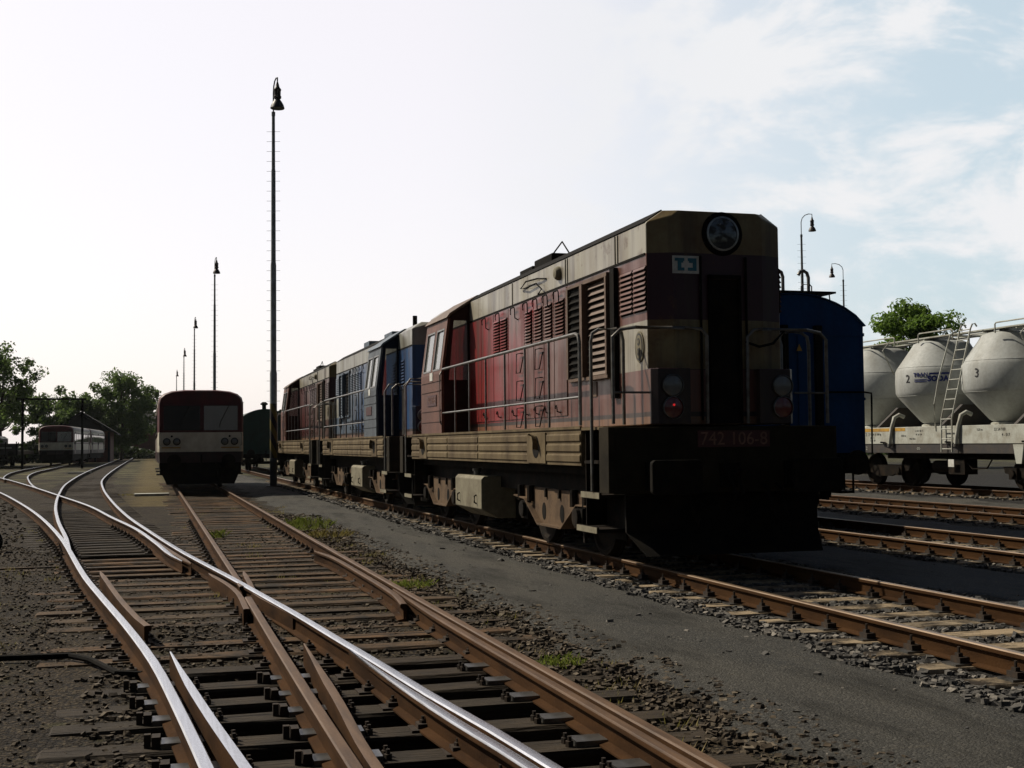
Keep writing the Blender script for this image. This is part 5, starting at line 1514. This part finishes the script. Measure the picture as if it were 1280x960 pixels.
MB().prism_x([(-.6, 4.4), (10.6, 4.4), (5, 7.6)], -8.5, 4.5).build('roof', ROOFD, h2)

# ------------------------------------------------------------------ trees
def leaf_mat(name, c1, c2, trans=.25):
    t = NT(name)
    g = t.n('ShaderNodeNewGeometry')
    col = t.mix(g.outputs['Random Per Island'], c1, c2)
    big = t.noise(.55, 3)
    col = t.mix(t.ramp(big, .35, .65), col, t.mix(.5, col, c2))
    t.set(col, .65, 0, .25)
    tr = t.n('ShaderNodeBsdfTranslucent')
    t.link(t.mix(.4, col, (0.10, 0.15, 0.02)), tr.inputs[0])
    ms = t.n('ShaderNodeMixShader')
    ms.inputs[0].default_value = trans
    out = [n for n in t.t.nodes if n.type == 'OUTPUT_MATERIAL'][0]
    t.link(t.b.outputs[0], ms.inputs[1]); t.link(tr.outputs[0], ms.inputs[2]); t.link(ms.outputs[0], out.inputs[0])
    return t.m
LEAF_D = leaf_mat('dark_tree_leaves', (0.058, 0.105, 0.036), (0.130, 0.195, 0.062), .5)
LEAF_G = leaf_mat('fresh_tree_leaves', (0.075, 0.155, 0.024), (0.18, 0.29, 0.05), .55)
LEAF_H = leaf_mat('dim_undergrowth_leaves', (0.016, 0.026, 0.014), (0.036, 0.050, 0.024), .1)
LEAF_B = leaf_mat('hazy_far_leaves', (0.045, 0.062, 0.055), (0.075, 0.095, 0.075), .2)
def make_tree(label, x, y, H, Wd, trunk_h, leaf, mt, seed, n_clump=60, per=120, flat=1.0, lean=0, group=None, sparse=0.0):
    rng = np.random.default_rng(seed)
    tr = thing('broadleaf_tree', label, 'tree', (x, y, -.2), 0, group)
    r0 = max(.12, H * .022)
    tm = MB()
    top = Vector((lean, 0, H * .8))
    pts = [Vector((lean * f * f + .15 * math.sin(f * 5 + seed), .1 * math.cos(f * 4 + seed), H * .8 * f)) for f in np.linspace(0, 1, 7)]
    tm.tube(pts, r0, 8, 0, r0 * .18)
    # crown: clump centres on an uneven ellipsoid around the upper trunk
    cz = trunk_h + (H - trunk_h) * .5
    rz_ = (H - trunk_h) * .5
    C, RAD = [], []
    for k in range(n_clump):
        u = rng.normal(size=3); u /= np.linalg.norm(u)
        r = rng.uniform(.35, 1.0) ** .55
        wob = 1 + .30 * math.sin(3 * math.atan2(u[1], u[0]) + seed) + .16 * math.sin(5 * u[2] + seed * 2)
        c = np.array([u[0] * Wd / 2 * r * wob, u[1] * Wd / 2 * r * wob * .9, cz + u[2] * rz_ * r * (1.0 if u[2] > 0 else .85)])
        c[0] += lean * (c[2] / H) ** 2
        c[2] = min(c[2], H * .97)
        C.append(c); RAD.append(rng.uniform(.07, .16) * Wd * flat)
        if k % 4 == 0:
            st = pts[min(5, max(2, int(6 * max(0.2, (c[2] - rz_ * .6) / (H * .8)))))]
            e = Vector(c)
            mid = (st + e) / 2 + Vector((0, 0, -.25))
            tm.tube([st, mid, e], r0 * .35, 5, 0, r0 * .07)
    tm.build('trunk', BARK, tr, smooth=True)
    C = np.array(C); RAD = np.array(RAD)
    n = n_clump * per
    ci = np.repeat(np.arange(n_clump), per)
    u = rng.normal(size=(n, 3)); u /= np.linalg.norm(u, axis=1)[:, None]
    rr = rng.random(n) ** .5 * 1.25
    p = C[ci] + u * (RAD[ci] * rr)[:, None] * np.array([1, 1, .75])
    keep = rng.random(n) > sparse
    p = p[keep]; u = u[keep]; n = len(p)
    nrm = u + rng.normal(size=(n, 3)) * .8 + np.array([0, 0, .4]); nrm /= np.linalg.norm(nrm, axis=1)[:, None]
    a = np.cross(nrm, rng.normal(size=(n, 3))); a /= np.linalg.norm(a, axis=1)[:, None]
    b = np.cross(nrm, a)
    s = (leaf * rng.uniform(.6, 1.4, n))[:, None]
    quad = np.stack([p - a * s, p - b * s * .55 + nrm * s * .15, p + a * s, p + b * s * .55 + nrm * s * .15], 1)
    V = quad.reshape(-1, 3)
    F = np.arange(n * 4).reshape(-1, 4)
    me = np_mesh('crown', V, F, [mt])
    o = link(bpy.data.objects.new('crown', me)); o.parent = tr
    return tr
make_tree('tall airy tree at the left edge, highest of the left group', -13.6, 128, 12.2, 6.4, 2.6, .16, LEAF_D, 3, 90, 170, sparse=.45)
make_tree('lower leafy tree filling the left edge beneath the tall airy one', -16.8, 122, 7.6, 7.0, .8, .18, LEAF_D, 21, 60, 160, sparse=.1)
make_tree('medium dense tree just behind the gantry', -11.0, 150, 8.9, 6.8, 1.5, .18, LEAF_D, 5, 60, 170, sparse=.1)
make_tree('bushy tree rising over the shed roof', -9.2, 172, 8.4, 6.0, 1.5, .24, LEAF_D, 8, 45, 150, sparse=.1)
make_tree('thin little tree between the shed and the round tree', -9.4, 205, 8.8, 4.2, 2.5, .24, LEAF_D, 9, 26, 90, sparse=.5)
make_tree('big round dense tree in the middle distance', -3.6, 172, 11.5, 8.4, .8, .18, LEAF_D, 12, 120, 210, sparse=.1)
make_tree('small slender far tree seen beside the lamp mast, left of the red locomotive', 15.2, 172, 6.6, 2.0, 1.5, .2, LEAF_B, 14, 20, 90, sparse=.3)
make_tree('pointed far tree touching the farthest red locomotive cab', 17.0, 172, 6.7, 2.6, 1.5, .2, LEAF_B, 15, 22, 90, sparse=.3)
make_tree('sunlit green tree above the silo wagon, next to the gooseneck lamp', 40.5, 60, 9.35, 5.6, 1.6, .12, LEAF_G, 17, 90, 330, sparse=.05)
make_tree('smaller green tree low between the blue wagon and the silo tanks', 37.9, 60, 7.6, 3.0, 1.0, .12, LEAF_G, 19, 44, 300, sparse=.1)
# far undergrowth and wood edge on the horizon
def hedge(x0, x1, y, h, mt, seed, n=9000, leaf=.3):
    rng = np.random.default_rng(seed)
    px = rng.uniform(x0, x1, n); hh = h * (.65 + .35 * np.sin(px * .35 + seed) * np.sin(px * .13 + 1)) 
    p = np.stack([px, y + rng.normal(size=n) * 2.0, rng.random(n) ** .7 * hh - .2], 1)
    nrm = rng.normal(size=(n, 3)); nrm /= np.linalg.norm(nrm, axis=1)[:, None]
    a = np.cross(nrm, rng.normal(size=(n, 3))); a /= np.linalg.norm(a, axis=1)[:, None]
    b = np.cross(nrm, a); s = (leaf * rng.uniform(.6, 1.5, n))[:, None]
    V = np.stack([p - a * s, p - b * s * .6, p + a * s, p + b * s * .6], 1).reshape(-1, 3)
    me = np_mesh('undergrowth', V, np.arange(n * 4).reshape(-1, 4), [mt])
    return tag(link(bpy.data.objects.new('undergrowth', me)), kind='stuff')
hedge(-32, -9, 150, 4.2, LEAF_H, 1)
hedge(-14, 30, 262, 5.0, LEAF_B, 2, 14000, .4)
hedge(14, 120, 120, 3.0, LEAF_D, 3, 12000, .35)
hedge(-6, 2.5, 190, 2.6, LEAF_H, 4, 5000, .25)

# ------------------------------------------------------------------ small things on the ground
def tuft(label, x, y, n, h, spread, seed, mt):
    rng = np.random.default_rng(seed)
    mb = MB()
    cl = [(spread * math.sqrt(rng.random()) * math.cos(q), 1.7 * spread * math.sqrt(rng.random()) * math.sin(q), rng.uniform(.3, 1.1)) for q in rng.uniform(0, 6.28, 7)] if spread > .3 else [(0, 0, 1.0)]
    for k in range(n):
        cx, cy, cs = cl[k % len(cl)]
        a = rng.uniform(0, 6.28); r = (spread * .38 if spread > .3 else spread) * math.sqrt(rng.random())
        bx, by = cx + r * math.cos(a), cy + r * math.sin(a)
        L = h * rng.uniform(.3, 1.1) * cs; t_ = rng.uniform(.2, 1.3)
        d = rng.uniform(0, 6.28)
        w = rng.uniform(.004, .009)
        c, s = math.cos(d), math.sin(d)
        mb.add([(bx - w * s, by + w * c, 0), (bx + w * s, by - w * c, 0), (bx + c * L * t_ * .5 + w * s * .7, by + s * L * t_ * .5 - w * c * .7, L * .7), (bx + c * L * t_, by + s * L * t_, L), (bx + c * L * t_ * .5 - w * s * .7, by + s * L * t_ * .5 + w * c * .7, L * .7)], [(0, 1, 2, 3, 4)])
    o = mb.build('grass_tuft', mt, loc=(x, y, float(ground_h(x, y)) + .005))
    return tag(o, label, 'weed', 'weeds along the tracks')
WEED = leaf_mat('bright_weed_blades', (0.13, 0.18, 0.03), (0.24, 0.25, 0.06), .45)
WEEDY = leaf_mat('yellowed_weed_blades', (0.19, 0.16, 0.045), (0.30, 0.22, 0.09), .4)
tuft('green weed tuft inside the railcar track', 1.15, 22.9, 70, .17, .13, 1, WEED)
tuft('large green weed clump at the edge of the grey path', 2.95, 25.2, 300, .24, .62, 2, WEED)
tuft('low green weed beside the nearest rusty rail', 2.92, 8.85, 150, .070, .17, 3, WEED)
tuft('yellowish weeds by the path, short of the large green clump', 3.1, 22.4, 200, .16, .4, 4, WEEDY)
tuft('dry yellow grass just left of the near railcar', -.25, 44.8, 160, .07, .6, 5, WEEDY)
tuft('tiny green weeds at a sleeper end by the path', 2.9, 14.2, 150, .08, .25, 6, WEED)
# switch lever with a round weight at the left edge
lv = thing('switch_lever', 'black point lever weight at the left edge of the ballast', 'point lever', (-2.42, 21.1, -.2))
MB().lathe([(.05, -.06), (.19, -.06), (.215, -.03), (.215, .03), (.19, .06), (.05, .06)], (0, 0, .19), 'y', 24).build('lever_weight', BLK, lv, smooth=True)
MB().tube([(0, 0, .19), (-.5, .1, .42), (-.7, .14, .52)], .025, 8).box(-.6, -.3, -.1, .3, 0, .18).build('lever_arm', BLK, lv)
tag(MB().tube([(-3.2, 10.25, -.13), (-1.08, 10.2, -.13), (-.58, 10.12, -.125), (-.42, 9.9, -.13), (-.22, 9.4, -.155), (-.05, 9.33, -.16)], .024, 8).build('point_rod', BLK, smooth=True), 'black bent point rod running from the left to the polished rail', 'point rod')
tag(MB().box(-4.0, -1.12, 17.95, 18.03, -.19, -.145).box(-4, -1.3, 17.7, 17.9, -.2, -.165).build('plank', WOOD), 'long thin plank lying flat across the left ballast', 'plank')
tag(MB().box(-.5, .62, 43.6, 44.2, -.2, -.10).build('concrete_slab', SILL, bevel=.01), 'flat pale slab lying between the curved rails and the near railcar', 'slab')
tag(MB().box(-5.0, -3.6, 84, 84.5, -.2, -.08).build('plank', SILL), 'pale board lying beside the branch track far off', 'plank')
def dwarf(x, y, lb):
    d_ = thing('dwarf_signal', lb, 'signal', (x, y, -.2), 0, 'dwarf signals in the distance')
    MB().box(-.1, .1, -.1, .1, 0, .5).build('post', BLK, d_)
    MB().box(-.22, .22, -.12, .12, .5, 1.0).lathe([(.07, -.121), (.07, -.16)], (0, 0, .75), 'y', 10).build('signal_head', BLK, d_)
dwarf(-6.3, 160, 'little dark dwarf signal near the corner of the shed')
dwarf(-3.6, 180, 'little dark dwarf signal in front of the big round tree')

# ------------------------------------------------------------------ thin summer haze
hm_ = bpy.data.materials.new('summer_haze')
hm_.use_nodes = True
hm_.node_tree.nodes.clear()
_pv = hm_.node_tree.nodes.new('ShaderNodeVolumePrincipled')
_pv.inputs['Color'].default_value = (0.80, 0.86, 0.90, 1)
_pv.inputs['Density'].default_value = 0.00006
_pv.inputs['Anisotropy'].default_value = 0.35
_ho = hm_.node_tree.nodes.new('ShaderNodeOutputMaterial')
hm_.node_tree.links.new(_pv.outputs[0], _ho.inputs['Volume'])
tag(MB().box(-520, 520, -60, 920, -1.4, 19).build('haze', hm_), kind='stuff')

# thin straggling weeds and moss along the track edges
def straggle():
    rng = np.random.default_rng(31)
    V, F = [], []
    spots = []
    for k in range(150):
        y = rng.uniform(6, 34)
        which = rng.random()
        x = rng.normal(2.95, .22) if which < .55 else (rng.uniform(-2.5, -.9) if which < .8 else rng.uniform(.2, 2.3))
        if which >= .8 and y < 11: continue
        spots.append((x, y, rng.uniform(.5, 1.0)))
    for x, y, q in spots:
        for b in range(int(26 * q)):
            bx, by = x + rng.normal() * .07, y + rng.normal() * .10
            z = float(ground_h(bx, by)); L = rng.uniform(.025, .085) * q; a = rng.uniform(0, 6.28); w = rng.uniform(.003, .006)
            c, s_ = math.cos(a), math.sin(a)
            k = len(V)
            V += [(bx - w * s_, by + w * c, z), (bx + w * s_, by - w * c, z), (bx + c * L * .7, by + s_ * L * .7, z + L)]
            F.append((k, k + 1, k + 2))
    me = np_mesh('weeds', np.array(V), np.array(F), [WEEDY])
    return tag(link(bpy.data.objects.new('weeds', me)), kind='stuff')
straggle()
